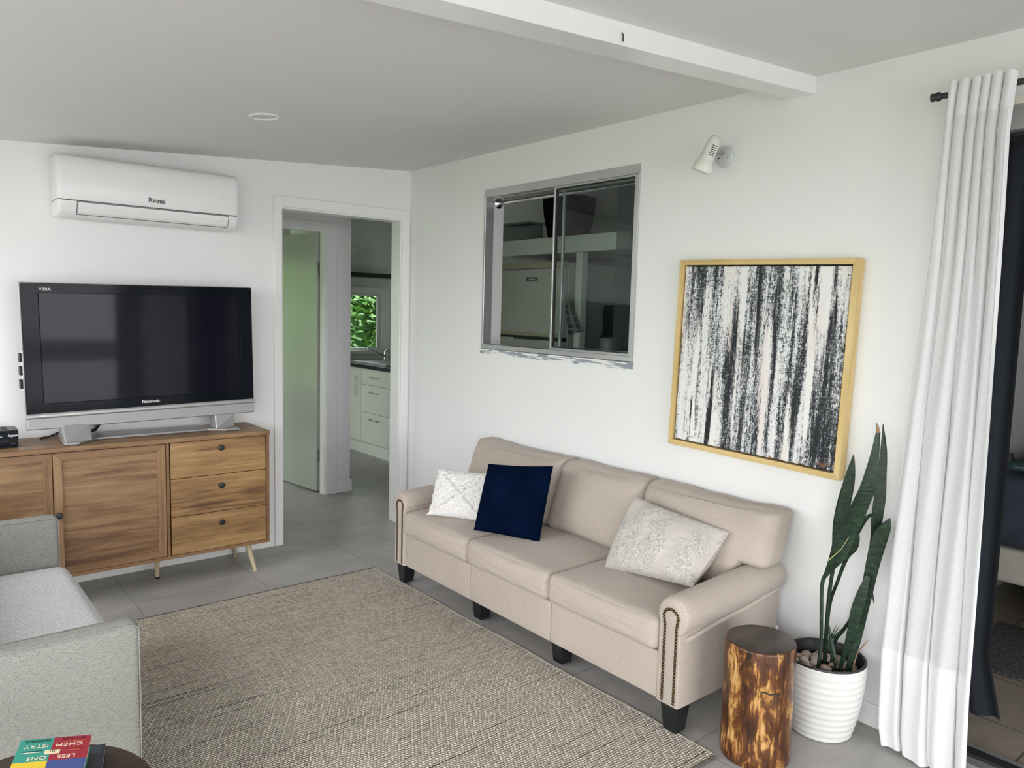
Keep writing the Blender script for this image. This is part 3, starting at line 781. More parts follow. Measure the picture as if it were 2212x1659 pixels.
def knob(parent, x, z, y=SYF):
    build('knob', MB().lathe([(0.006,0),(0.006,0.010),(0.0135,0.014),(0.0155,0.020),(0.012,0.0255),(0,0.027)], 24, Matrix.Translation((x, y, z)) @ Matrix.Rotation(PI/2, 4, 'X')), m_legblk, parent, smooth=True)
for i, (xa, xb, kx) in enumerate(((-2.626, -2.1425, -2.160), (-2.1385, -1.6505, -2.121))):
    g = 0.0025; za, zb = 0.1735, 0.7545; fwid = 0.036
    pn = build('door', MB().box(xa+fwid-0.004, xb-fwid+0.004, SYF+0.010, SYF+0.018, za+fwid-0.004, zb-fwid+0.004), m_acx, sb)
    # mitred frame
    for nm, pts, mm in (('rail', ((xa,za),(xb,za),(xb-fwid,za+fwid),(xa+fwid,za+fwid)), m_acframe), ('rail', ((xa,zb),(xa+fwid,zb-fwid),(xb-fwid,zb-fwid),(xb,zb)), m_acframe),
                    ('stile', ((xa,za),(xa+fwid,za+fwid),(xa+fwid,zb-fwid),(xa,zb)), m_acz), ('stile', ((xb,za),(xb,zb),(xb-fwid,zb-fwid),(xb-fwid,za+fwid)), m_acz)):
        build(nm, MB().prism(pts, 'y', SYF, SYF+0.018), mm, pn, bevel=0.0008)
    knob(pn, kx, 0.462)
for za, zb, kz in ((0.1735, 0.3685, 0.312), (0.3715, 0.5665, 0.511), (0.5695, 0.7545, 0.712)):
    d = build('drawer', MB().box(-1.6262, -1.1360, SYF, SYF+0.016, za, zb), m_acd, sb, bevel=0.0012)
    knob(d, -1.378, kz)
def taper(parent, top, bot, r0=0.017, r1=0.010, m=None):
    l = build('leg', MB().tube([top, bot], [r0, r1], 20), m or m_paleleg, parent, smooth=True)
    return l
taper(sb, (-1.222,-0.318,0.154), (-1.193,-0.366,0.0)); taper(sb, (-1.222,-0.075,0.154), (-1.196,-0.06,0.0))
taper(sb, (-2.54,-0.318,0.154), (-2.57,-0.366,0.0)); taper(sb, (-2.54,-0.075,0.154), (-2.57,-0.06,0.0))
ml = taper(sb, (-1.650,-0.172,0.154), (-1.650,-0.172,0.006), 0.0125, 0.0115)
build('rubber_foot', MB().lathe([(0,0),(0.013,0),(0.013,0.009),(0,0.009)], 16, Matrix.Translation((-1.65,-0.172,0))), m_black, ml)

# ------------------------------------------------------------------ television
tv = thing('television', 'large silver and black plasma television standing on the wooden sideboard', 'television', (-1.682, -0.24, 0.780))
MT = Matrix.Translation((-1.682,-0.24,0.857)) @ Matrix.Rotation(math.radians(-0.95), 4, 'Y') @ Matrix.Rotation(math.radians(0.3), 4, 'Z')
WT = 0.535
def tvp(name, mb, m, parent=None, **k):
    mb.bm.transform(MT); return build(name, mb, m, parent or tv, **k)
# front sits at local y=0, x +-WT, z 0..0.69
bz = MB()
def ring_xz(mb, xa, xb, za, zb, l, r, b, t, ya, yb):
    pts = [(xa,za),(xb,za),(xb,zb),(xa,zb)]; q = [(xa+l,za+b),(xb-r,za+b),(xb-r,zb-t),(xa+l,zb-t)]
    A = [mb.bm.verts.new((p[0],ya,p[1])) for p in pts]; B = [mb.bm.verts.new((p[0],ya,p[1])) for p in q]
    C = [mb.bm.verts.new((p[0],yb,p[1])) for p in pts]; D = [mb.bm.verts.new((p[0],yb,p[1])) for p in q]
    for i in range(4):
        j = (i+1)%4
        mb.bm.faces.new((A[i],A[j],B[j],B[i])); mb.bm.faces.new((C[i],D[i],D[j],C[j]))
        mb.bm.faces.new((A[i],C[i],C[j],A[j])); mb.bm.faces.new((B[i],B[j],D[j],D[i]))
ring_xz(bz, -WT, WT, 0.078, 0.688, 0.072, 0.069, 0.046, 0.046, 0.0, 0.03)
tvp('bezel', bz, m_bezel, bevel=0.003)
tvp('screen', MB().box(-WT+0.07, WT-0.067, 0.006, 0.022, 0.122, 0.644), m_screen)
tvp('housing', MB().prism([(-WT-0.004, 0.030),(-WT+0.05,0.092),(WT-0.05,0.092),(WT+0.004,0.030),(WT+0.004,0.024),(-WT-0.004,0.024)], 'z', 0.015, 0.692), m_silver, bevel=0.003)
sp = tvp('speaker_bar', MB().prism([(0.002,0.078),(-0.004,0.070),(-0.004,0.060),(0.004,0.054),(0.0045,0.004),(0.012,0.0),(0.03,0.0),(0.03,0.078)], 'x', -WT-0.003, WT+0.003), m_silver, bevel=0.002)
m_grille = NT('perforated_grille'); _k = m_grille.node('ShaderNodeTexVoronoi', inp={'Vector': m_grille.co(), 'Scale': 700.0}).outputs[0]
m_grille.set(Base_Color=m_grille.ramp(_k, [(0.15,(0.25,0.25,0.25,1)),(0.6,(0.36,0.36,0.36,1))]), Roughness=0.45, Metallic=0.2); m_grille = m_grille.m
tvp('speaker_grille', MB().box(-WT+0.004, WT-0.004, 0.0028, 0.010, 0.005, 0.053), m_grille, sp)
tvp('power_button', MB().box(-WT+0.048, -WT+0.075, -0.0055, 0.0, 0.063, 0.067), m_cream, sp, bevel=0.001)
for k in range(5):
    tvp('control_button', MB().box(-WT+0.128+k*0.019, -WT+0.143+k*0.019, -0.0055, 0.0, 0.064, 0.0675), m_cream, sp, bevel=0.001)
text('maker_lettering', 'Panasonic', 0.0215, m_logo_lt, tv, MT @ frame_mat((0.004, -0.0006, 0.102), (1,0,0), (0,0,1)), bold=0.0005)
text('model_lettering', 'VIERA', 0.0165, m_logo_lt, tv, MT @ frame_mat((-WT+0.098, -0.0006, 0.660), (1,0,0), (0,0,1)), bold=0.0004, spacing=1.1)
# pedestal: two slanted necks on a bar with splayed feet
st = build('stand_base', MB().prism([(-2.085,-0.326),(-2.02,-0.329),(-1.93,-0.232),(-1.395,-0.225),(-1.315,-0.282),(-1.238,-0.280),(-1.255,-0.150),(-1.40,-0.085),(-1.95,-0.085),(-2.075,-0.15)], 'z', 0.7803, 0.792), m_silver, tv, bevel=0.004)
for xa, xb, yf in ((-2.082,-1.953,-0.322), (-1.365,-1.252,-0.262)):
    nk = MB().hexa([(xa+0.002,yf,0.790),(xb-0.004,yf+0.03,0.790),(xb,-0.150,0.790),(xa+0.002,-0.150,0.790),(xa+0.004,-0.236,0.868),(xb-0.004,-0.236,0.868),(xb-0.004,-0.155,0.868),(xa+0.004,-0.155,0.868)])
    build('stand_neck', nk, m_silver, st, bevel=0.008, seg=3)

# cable behind the stand
cbm = MB().tube([(-2.00,-0.072,0.866),(-2.05,-0.072,0.815),(-2.115,-0.078,0.788),(-2.150,-0.088,0.7845),(-2.140,-0.060,0.7845),(-2.08,-0.05,0.788),(-2.01,-0.045,0.82),(-1.98,-0.04,0.87)], 0.0035, 8)
tag(build('power_cable', cbm, m_black, smooth=True), 'thin black cable looping behind the television stand onto the sideboard', 'cable')
cbm = MB().tube([(-1.97,-0.055,0.7845),(-1.985,-0.050,0.80),(-2.0,-0.055,0.83),(-1.98,-0.055,0.88)], 0.003, 8)
tag(build('aerial_cable', cbm, m_black, smooth=True), 'short black cable rising straight up behind the left foot of the television', 'cable')
cbm = MB().tube([(-1.93,-0.02,0.79),(-1.90,-0.03,0.80),(-1.87,-0.05,0.85),(-1.86,-0.06,0.89)], 0.009, 8)
tag(build('cable_bundle', cbm, m_black, smooth=True), 'thick black cable bundle behind the television stand bar', 'cable')

# set-top boxes
def stbox(name, label, x0, x1, z0, z1, yf, txt):
    t = thing(name, label, 'receiver', ((x0+x1)/2, yf+0.06, z0), group='set-top boxes on the sideboard')
    build('casing', MB().box(x0, x1, yf, yf+0.13, z0, z1), m_black, t, bevel=0.003)
    build('front_panel', MB().box(x0+0.003, x1-0.003, yf-0.0025, yf+0.001, z0+0.004, z1-0.004), m_bezel, t, bevel=0.001)
    if txt:
        text('front_lettering', txt, 0.012, m_logo_lt, t, frame_mat((x1-0.022, yf-0.0028, z0+0.024), (1,0,0), (0,0,1)), bold=0.0005)
        mbv = MB()
        for k in range(2):
            for j in range(1):
                build('vent', MB().box(x1-0.095+k*0.034, x1-0.072+k*0.034, yf+0.025, yf+0.105, z1-0.0005, z1+0.0004), m_dark, t)
        build('status_bar', MB().box(x0+0.01, x1-0.062, yf-0.0032, yf-0.002, z0+0.020, z0+0.0225), m_logo_lt, t)
    else:
        build('status_bar', MB().box(x1-0.026, x1-0.012, yf-0.0032, yf-0.002, z0+0.018, z0+0.021), m_logo_dk, t)
stbox('set_top_box', 'black set-top box lying on the sideboard, lower of the two', -2.49, -2.258, 0.7805, 0.8135, -0.268, '')
stbox('set_top_box', 'black set-top box with white lettering, stacked on the other', -2.49, -2.257, 0.8140, 0.864, -0.272, 'Digital+')

# black segmented rack on the wall, half hidden by the TV
wr = thing('wall_rack', 'black three-segment rod with chrome ends on wall left of television', 'rack', (-2.205, 0, 1.12))
build('rod', MB().tube([(-2.208,-0.052,1.022),(-2.208,-0.052,1.212)], 0.0065, 14), m_chrome, wr, smooth=True)
for za, zb in ((1.030,1.075),(1.095,1.140),(1.158,1.203)):
    build('segment', MB().box(-2.222,-2.190,-0.068,-0.036,za,zb), m_black, wr, bevel=0.004)
build('bracket', MB().box(-2.200,-2.186,-0.05,-0.0002,1.10,1.135), m_black, wr)

# ------------------------------------------------------------------ beige sofa
sf = thing('sofa', 'beige three seat sofa with rolled arms and nailhead trim under the window', 'sofa', (-0.36, -1.888, 0))
YC = -1.888
XFt, XBk = -0.652, -0.05
for i, (ya, yb) in enumerate(((-1.611,-1.046),(-2.168,-1.613),(-2.730,-2.170))):
    build('base_panel', MB().soft(((XFt+XBk)/2, (ya+yb)/2, 0.1995), (XBk-XFt, yb-ya, 0.171), 0.008, 6), m_beige, sf, smooth=True)
    def wr_fn(q, u, s=i):
        if u[2] > 0.95:
            q.z += 0.004*noise.noise(Vector((q.x*9+s*5, q.y*22, 0.3))) + 0.003*noise.noise(Vector((q.x*4, q.y*60+s*3, 1.3)))*max(0, 1-abs(u[1])**4)
        if u[0] < -0.9:
            q.x += 0.003*noise.noise(Vector((q.y*12+s*9, q.z*60, 0.2)))
        return q
    build('seat_cushion', MB().soft((-0.375, (ya+yb)/2, 0.349), (0.61, yb-ya+0.002, 0.124), 0.030, 22, (0.016,0,0.0,0.0,0,0.018), wr_fn), m_beige, sf, smooth=True)
build('back_frame', MB().soft((-0.055, YC, 0.36), (0.05, 1.80, 0.48), 0.02, 10), m_beige, sf, smooth=True)
def arm(sgn):
    inner = YC + sgn*0.842
    prof = [(0.0,0.115),(0.0,0.30),(0.0,0.425)]
    cx, cz, r = 0.060, 0.436, 0.066
    for k in range(15):
        a = PI + 0.12 - (PI+0.12+0.95)*k/14
        prof.append((cx + r*math.cos(a), cz + r*math.sin(a)))
    prof += [(0.097,0.372),(0.097,0.25),(0.097,0.115)]
    P2 = [(inner + sgn*p[0], p[1]) for p in prof]
    mb = MB()
    xs = [XFt-0.006, XFt-0.003, XFt+0.008, XFt+0.05, -0.45, -0.25, -0.09, -0.052, -0.045]
    sc = [0.90, 0.95, 1.0, 1.0, 1.0, 1.0, 1.0, 0.97, 0.93]
    cy = inner + sgn*0.055
    rings = []
    for x, s in zip(xs, sc):
        ring = []
        for (y, z) in P2:
            zz = z if z < 0.2 else 0.30 + (z-0.30)*(1-(1-s)*0.5)
            ring.append(mb.bm.verts.new((x, cy+(y-cy)*s, zz + (0.030*max(0, (x-XFt)/0.6) if z > 0.33 else 0))))
        rings.append(ring)
    n = len(P2)
    for A, B in zip(rings, rings[1:]):
        for i in range(n): mb.bm.faces.new((A[i], A[(i+1)%n], B[(i+1)%n], B[i]))
    mb.bm.faces.new(rings[0]); mb.bm.faces.new(rings[-1])
    ob = build('arm', mb, m_beige, sf, smooth=True)
    # welt under the roll
    pts = [(XFt+0.02, inner+sgn*0.101, 0.358)] + [(XFt+0.10+0.10*k, inner+sgn*(0.1015+0.001*math.sin(k*2.1)), 0.366+0.010*k+0.003*math.sin(k*1.7)) for k in range(6)]
    build('welt', MB().tube(pts, 0.0085, 10), m_beige2, ob, smooth=True)
    # front insert panel with nailheads round its edge
    ins = MB()
    path = []
    hw = 0.028; cxi = inner + sgn*0.053
    for k in range(22): path.append((cxi - 0.025, 0.128 + (0.40-0.128)*k/21))
    for k in range(1, 10):
        a = PI - PI*k/10
        path.append((cxi + 0.0335*math.cos(a) - (0.0), 0.425 + 0.0335*math.sin(a)))
    for k in range(22): path.append((cxi + 0.025, 0.40 - (0.40-0.128)*k/21))
    path = [((p[0]), p[1]) for p in path]
    # densify evenly and place beads
    Ls = [0.0]
    for a, b in zip(path, path[1:]): Ls.append(Ls[-1] + math.hypot(b[0]-a[0], b[1]-a[1]))
    def at(d):
        for i in range(len(path)-1):
            if Ls[i+1] >= d:
                t = (d-Ls[i])/max(1e-9, Ls[i+1]-Ls[i]); return (path[i][0]+(path[i+1][0]-path[i][0])*t, path[i][1]+(path[i+1][1]-path[i][1])*t)
        return path[-1]
    nb = int(Ls[-1]/0.0112)
    bd = MB()
    xf = XFt - 0.0065
    for k in range(nb+1):
        y, z = at(Ls[-1]*k/nb)
        bd.ball((xf, y, z), 0.0062, 10, 6, (0.8,1,1))
    bd.tube([(xf+0.001, *p) for p in path], 0.0022, 6)
    build('nailhead_trim', bd, m_brass, ob, smooth=True)
    pw = []
    for k in range(6): pw.append((XFt-0.0062, cxi-0.040, 0.118 + (0.40-0.118)*k/5))
    for k in range(1, 12):
        a = PI - PI*k/12
        pw.append((XFt-0.0062, cxi + 0.0465*math.cos(a), 0.43 + 0.0465*math.sin(a)))
    for k in range(6): pw.append((XFt-0.0062, cxi+0.040, 0.40 - (0.40-0.118)*k/5))
    build('piping', MB().tube(pw, 0.0022, 8), m_beige2, ob, smooth=True)
arm(1); arm(-1)
def backcush(ya, yb, zl, ext=0, seed=0):
    H0, H1 = 0.412, 0.745
    def fn(q, u):
        y = (ya+yb)/2 + q.y
        z = (H0+H1)/2 + q.z
        low = H0
        if ext == 1:   # left arm side
            t = min(1, max(0, (y-(-1.055))/0.03)); low = H0 + (0.520-H0)*t
        if ext == -1:
            t = min(1, max(0, ((-2.722)-y)/0.03)); low = H0 + (0.522-H0)*t
        s = (z-H0)/(H1-H0)
        z = low + s*(H1-low)
        # crown, sag and creases
        z += (0.020*(1-u[1]**2) if False else 0)
        if u[2] > 0.9: z += -0.012*(1-u[1]**2) + 0.008*noise.noise(Vector((y*11+seed, 0.7, 0)))
        x = q.x + 0.115*(z-0.42)/0.34
        x += 0.012*noise.noise(Vector((y*5+seed*3, z*6, 0.1)))*(1 if u[0] < 0 else 0)
        # creases radiating from the ends
        if u[0] < -0.3:
            e = abs(u[1])**6
            x += 0.004*e*math.sin(z*70+seed*2+y*25)
        return Vector((x, y-(ya+yb)/2, z-(H0+H1)/2))
    return MB().soft((-0.190, (ya+yb)/2, (H0+H1)/2), (0.140, yb-ya, H1-H0), 0.042, 24, (0.050,0,0,0,0,0.0), fn)
for a, b, e, s in ((-1.682,-0.965,1,1), (-2.213,-1.684,0,2), (-2.865,-2.215,-1,3)):
    bc = build('back_cushion', backcush(a, b, 0, e, s), m_beige, sf, smooth=True)
build('care_tag', MB().box(-0.060, -0.047, -2.8345, -2.8265, 0.250, 0.264), m_plast, sf)
def blockleg(x, y, h=0.116, w=0.037, w2=0.027, zb=0.0105):
    build('leg', MB().hexa([(x-w2,y-w2,zb),(x+w2,y-w2,zb),(x+w2,y+w2,zb),(x-w2,y+w2,zb),(x-w,y-w,h),(x+w,y-w,h),(x+w,y+w,h),(x-w,y+w,h)]), m_legblk, sf, bevel=0.002)
blockleg(-0.612,-0.990); blockleg(-0.612,-2.783)
blockleg(-0.575,-1.612); blockleg(-0.575,-2.168)
for y in (-0.990,-1.612,-2.168,-2.783): blockleg(-0.09, y, zb=0.0)

# ------------------------------------------------------------------ scatter cushions
def pillow(bl, br, tr, tl, thick, concave=0.06, n=34, seed=0, wr=0.0, lump=0.0):
    bl, br, tr, tl = map(Vector, (bl, br, tr, tl))
    nrm = (br-bl).cross(tl-bl).normalized()
    mb = MB()
    def base(u, v):
        uu = u*2-1; vv = v*2-1
        U = 0.5+0.5*uu*(1-concave*(1-vv*vv)); V = 0.5+0.5*vv*(1-concave*(1-uu*uu))
        return bl*(1-U)*(1-V) + br*U*(1-V) + tr*U*V + tl*(1-U)*V
    def side(s):
        def fn(u, v):
            uu = u*2-1; vv = v*2-1
            w = max(0, (1-uu*uu)*(1-vv*vv))
            t = thick*(w**0.42)
            p = base(u, v)
            nn = noise.noise(p*14+Vector((seed,0,0)))*wr + noise.noise(p*60+Vector((0,seed,0)))*wr*0.35
            if lump:
                # tufted cross-hatch ridges
                d = min(abs(uu-vv*0.95+0.05), abs(uu+vv*0.95-0.05))
                d2 = min(abs(uu-vv*0.95+0.33), abs(uu+vv*0.95+0.38), abs(uu-vv*0.95-0.42))
                ridge = 1.1*math.exp(-(d/0.055)**2) + 0.55*math.exp(-(d2/0.05)**2)
                rim = max(abs(uu), abs(vv))**6
                rough_ = 0.22 + 0.55*math.exp(-(d/0.16)**2) + 0.7*rim
                nn += lump*(0.30-0.75*ridge)*w**0.3 + lump*0.75*rough_*noise.noise(p*95)
            ed = lump*0.6*noise.noise(p*70+Vector((3,seed,1)))
            side_v = (br-bl).normalized()
            return p + nrm*s*(t + nn*min(1, w*3+0.15)) + (side_v*ed if lump else Vector((0,0,0)))
        return fn
    mb.grid(n, n, side(1)); mb.grid(n, n, side(-1))
    return mb
tag(build('cushion', pillow((-0.622,-1.196,0.420),(-0.468,-1.512,0.425),(-0.352,-1.462,0.650),(-0.525,-1.150,0.640), 0.045, 0.05, 90, 1, 0.004, 0.017), m_tuft, smooth=True, weld=True),
    'small white tufted square cushion leaning in the left corner of the beige sofa', 'cushion')
tag(build('cushion', pillow((-0.578,-1.536,0.418),(-0.455,-1.871,0.418),(-0.345,-1.829,0.755),(-0.470,-1.500,0.722), 0.064, 0.03, 44, 2, 0.006), m_navy, smooth=True, weld=True),
    'plain navy blue square cushion on the beige sofa beside the white tufted one', 'cushion')
tag(build('cushion', pillow((-0.440,-2.262,0.415),(-0.432,-2.700,0.462),(-0.228,-2.712,0.640),(-0.268,-2.262,0.690), 0.082, 0.015, 44, 3, 0.009), m_lace, smooth=True, weld=True),
    'pale embossed rectangular cushion at the right end of the beige sofa', 'cushion')

# ------------------------------------------------------------------ painting
pa = thing('painting', 'black and white abstract canvas in a bamboo frame hung above the sofa', 'painting', (0, -2.651, 1.293), rot=(math.radians(-1.4)*-1, 0, 0))
hw, hh, d = 0.3925, 0.4025, 0.046
W_ = 0.022
for nm, pts, mm in (('frame_side', ((-hw,-hh),(hw,-hh),(hw-W_,-hh+W_),(-hw+W_,-hh+W_)), m_bamboo_y), ('frame_side', ((-hw,hh),(-hw+W_,hh-W_),(hw-W_,hh-W_),(hw,hh)), m_bamboo_y),
                ('frame_side', ((-hw,-hh),(-hw+W_,-hh+W_),(-hw+W_,hh-W_),(-hw,hh)), m_bamboo_z), ('frame_side', ((hw,-hh),(hw,hh),(hw-W_,hh-W_),(hw-W_,-hh+W_)), m_bamboo_z)):
    build(nm, MB().prism(pts, 'x', -d, -0.002), mm, pa, local=True, bevel=0.001)
build('backing', MB().box(-0.014, -0.006, -hw+W_-0.002, hw-W_+0.002, -hh+W_-0.002, hh-W_+0.002), m_dark, pa, local=True)
cv = MB()
ch, cw = hh-W_-0.006, hw-W_-0.006
cv.soft((-0.026, 0, 0), (0.024, cw*2, ch*2), 0.003, 30, fn=lambda q, u: q + Vector((0, 0.003*noise.noise(Vector((q.z*40, u[1]*2, 1)))*(abs(u[1]) > 0.98), 0.003*noise.noise(Vector((q.y*40, 5, u[2])))*(abs(u[2]) > 0.98))))
build('canvas', cv, m_canvas, pa, local=True)

# ------------------------------------------------------------------ wall spot lamp
wl = thing('wall_lamp', 'cream enamel spot lamp on the wall above the painting', 'lamp', (0, -2.443, 2.122))
build('base', MB().lathe([(0,0.0),(0.041,0.0),(0.043,0.006),(0.041,0.017),(0.036,0.020),(0,0.020)], 40, Matrix.Translation((0,-2.443,2.122)) @ Matrix.Rotation(-PI/2, 4, 'Y')), m_lampbase, wl, smooth=True)
for dy in (-0.022, 0.020):
    build('screw', MB().lathe([(0,0),(0.0035,0),(0.003,0.0012),(0,0.0014)], 12, Matrix.Translation((-0.020,-2.443+dy,2.116)) @ Matrix.Rotation(-PI/2, 4, 'Y')), m_black, wl)
build('arm', MB().tube([(-0.018,-2.440,2.134),(-0.075,-2.437,2.139)], 0.0085, 14), m_steel, wl, smooth=True)
ax = Vector((-0.12, -0.36, -0.93)).normalized()*-1      # points up the shade
ax = (Vector((-0.100,-2.452,2.178)) - Vector((-0.122,-2.412,2.060))).normalized()
c0 = Vector((-0.122,-2.412,2.050))
Rz = ax.to_track_quat('Z', 'Y').to_matrix().to_4x4(); Ml = Matrix.Translation(c0) @ Rz
prof = [(0.034,0.010),(0.0385,0.0),(0.0400,0.004),(0.0415,0.018),(0.0385,0.032),(0.031,0.046),(0.0285,0.052),(0.0275,0.075),(0.0262,0.105),(0.0245,0.125),(0.020,0.139),(0.012,0.148),(0.0,0.151)]
sh = build('shade', MB().lathe(prof, 40, Ml), m_cream, wl, smooth=True)
build('inner_reflector', MB().lathe([(0.034,0.010),(0.030,0.03),(0.022,0.05),(0,0.055)], 32, Ml), m_lampbase, sh, smooth=True)
tdir = (Vector((-0.0,-2.9,2.14)) - c0); tdir = (tdir - ax*tdir.dot(ax)).normalized()
sdir = ax.cross(tdir)
for k in range(6):
    hgt = 0.070 + k*0.0078
    # slots stand on the side that faces the wall base
    vs = []
    rad = 0.0283 - (hgt-0.052)*0.030
    sl_ = MB()
    for sgn in (0, 1):
        pass
    pts = []
    for t in range(5):
        a = math.radians(-62 + 11*t)
        n_ = (tdir*math.cos(a) + sdir*math.sin(a))
        pts.append(c0 + ax*hgt + n_*(rad+0.0003))
    sl_.tube(pts, 0.0016, 6)
    build('vent_slot', sl_, m_black, sh)

# ------------------------------------------------------------------ rug
rg = thing('rug', 'cream wool loop rug with dark weave lying between the sofas', 'rug', (-1.6, -1.84, 0.0))
RX0, RX1, RY0, RY1 = -2.75, -0.648, -2.962, -0.712
rb = MB()
rb.grid(90, 2, lambda u, v: Vector((RX0, RY0, 0))) if False else None
def rug_right(y): return RX1 + 0.025*(y-RY1)/(RY0-RY1) + 0.004*math.sin(y*9) 
nyy = 120
vs = []
for j in range(nyy+1):
    y = RY0 + (RY1-RY0)*j/nyy
    vs.append((RX0, y, rug_right(y)))
def rg_fn(u, v):
    y = RY0 + (RY1-RY0)*v
    x = RX0 + (rug_right(y)-RX0)*u
    return Vector((x, y, 0.0098 + 0.0006*math.sin(x*40)*math.sin(y*33)))
V = rb.grid(60, nyy, rg_fn)
# skirt down to the floor
bed = [e for e in rb.bm.edges if e.is_boundary]
ex = bmesh.ops.extrude_edge_only(rb.bm, edges=bed)
for g in ex['geom']:
    if isinstance(g, bmesh.types.BMVert): g.co.z = 0.0006
build('pile', rb, m_rug, rg)
for (ya, yb) in ((RY1, RY1+0.010), (RY0-0.010, RY0)):
    build('binding', MB().soft(((RX0+rug_right(ya))/2, (ya+yb)/2, 0.0062), (rug_right(ya)-RX0, 0.012, 0.0105), 0.004, 30), m_rugedge, rg, smooth=True)
lp = MB(); y = RY0; k = 0
while y < RY1:
    x = rug_right(y)
    lp.ball((x-0.001+0.0035*noise.noise(Vector((y*50,0,0))), y, 0.0062), 0.0056, 8, 5, (1.6+0.3*noise.noise(Vector((y*90,2,0))), 1.05, 1.0))
    y += 0.0098; k += 1
lp.tube([(rug_right(RY0+(RY1-RY0)*t/40)-0.006, RY0+(RY1-RY0)*t/40, 0.005) for t in range(41)], 0.0042, 6)
build('loop_edge', lp, m_ruglight, rg, smooth=True)

# ------------------------------------------------------------------ log stump table
sp_ = thing('log_side_table', 'round varnished log stump table with dark top beside the sofa', 'side table', (-0.492, -3.028, 0))
def wobl(a, z): return 1 + 0.024*math.sin(a*2+0.4) + 0.012*math.sin(a*3+z*2) + 0.004*math.sin(a*7+z*5) + 0.006*noise.noise(Vector((math.cos(a)*6, math.sin(a)*6, z*14)))
pr = [(0.0,0.0),(0.112,0.0),(0.1165,0.006)] + [(0.1165+0.0012*math.sin(k*0.6), 0.006+0.385*k/28) for k in range(1,29)] + [(0.1150,0.3955),(0.1115,0.398)]
build('trunk', MB().lathe(pr, 96, wob=wobl), m_bark, sp_, local=True, smooth=True)
build('top', MB().lathe([(0.1115,0.396),(0.112,0.3985),(0.109,0.4005),(0.05,0.4007),(0,0.4008)], 96, wob=lambda a, z: wobl(a, 0.39)), m_logtop, sp_, local=True, smooth=True)
ga = math.radians(207+20)
gp = []
for k in range(8):
    a = math.radians(214 + 4.6*k); rr_ = 0.1165*wobl(a, 0.27)+0.0005
    gp.append((rr_*math.cos(a), rr_*math.sin(a), 0.272-0.0012*k + 0.002*math.sin(k*1.3)))
build('grain_scar', MB().tube(gp, [0.001,0.003,0.0035,0.003,0.003,0.0035,0.003,0.001], 8), plain('dark_scar', (0.03,0.015,0.008,1), 0.5), sp_, local=True, smooth=True)

# ------------------------------------------------------------------ potted snake plant
PC = Vector((-0.166, -3.087, 0))
pp = thing('potted_snake_plant', 'snake plant with tall leaning leaves in a ribbed white pot by the curtain', 'plant', PC)
prof = [(0.0,0.0),(0.098,0.0),(0.104,0.004)]
nr = 11
for k in range(nr*6+1):
    t = k/(nr*6)
    z = 0.006 + 0.262*t
    r = 0.105 + 0.0345*math.sin(min(1, t*1.05)*PI/2)**0.9
    r += 0.0011*math.cos(t*nr*2*PI)*(1 if t < 0.9 else 0.3)
    prof.append((r, z))
prof += [(0.1385,0.270),(0.1355,0.270)]
build('pot', MB().lathe(prof, 96), m_potwhite, pp, local=True, smooth=True)
build('pot_liner', MB().lathe([(0.1355,0.2702),(0.1382,0.2705),(0.1385,0.2745),(0.1365,0.277),(0.1320,0.277),(0.1285,0.273),(0.122,0.20),(0.0,0.20)], 64), m_black, pp, local=True, smooth=True)
build('soil', MB().lathe([(0.1225,0.212),(0.08,0.217),(0,0.219)], 48), m_dark, pp, local=True)
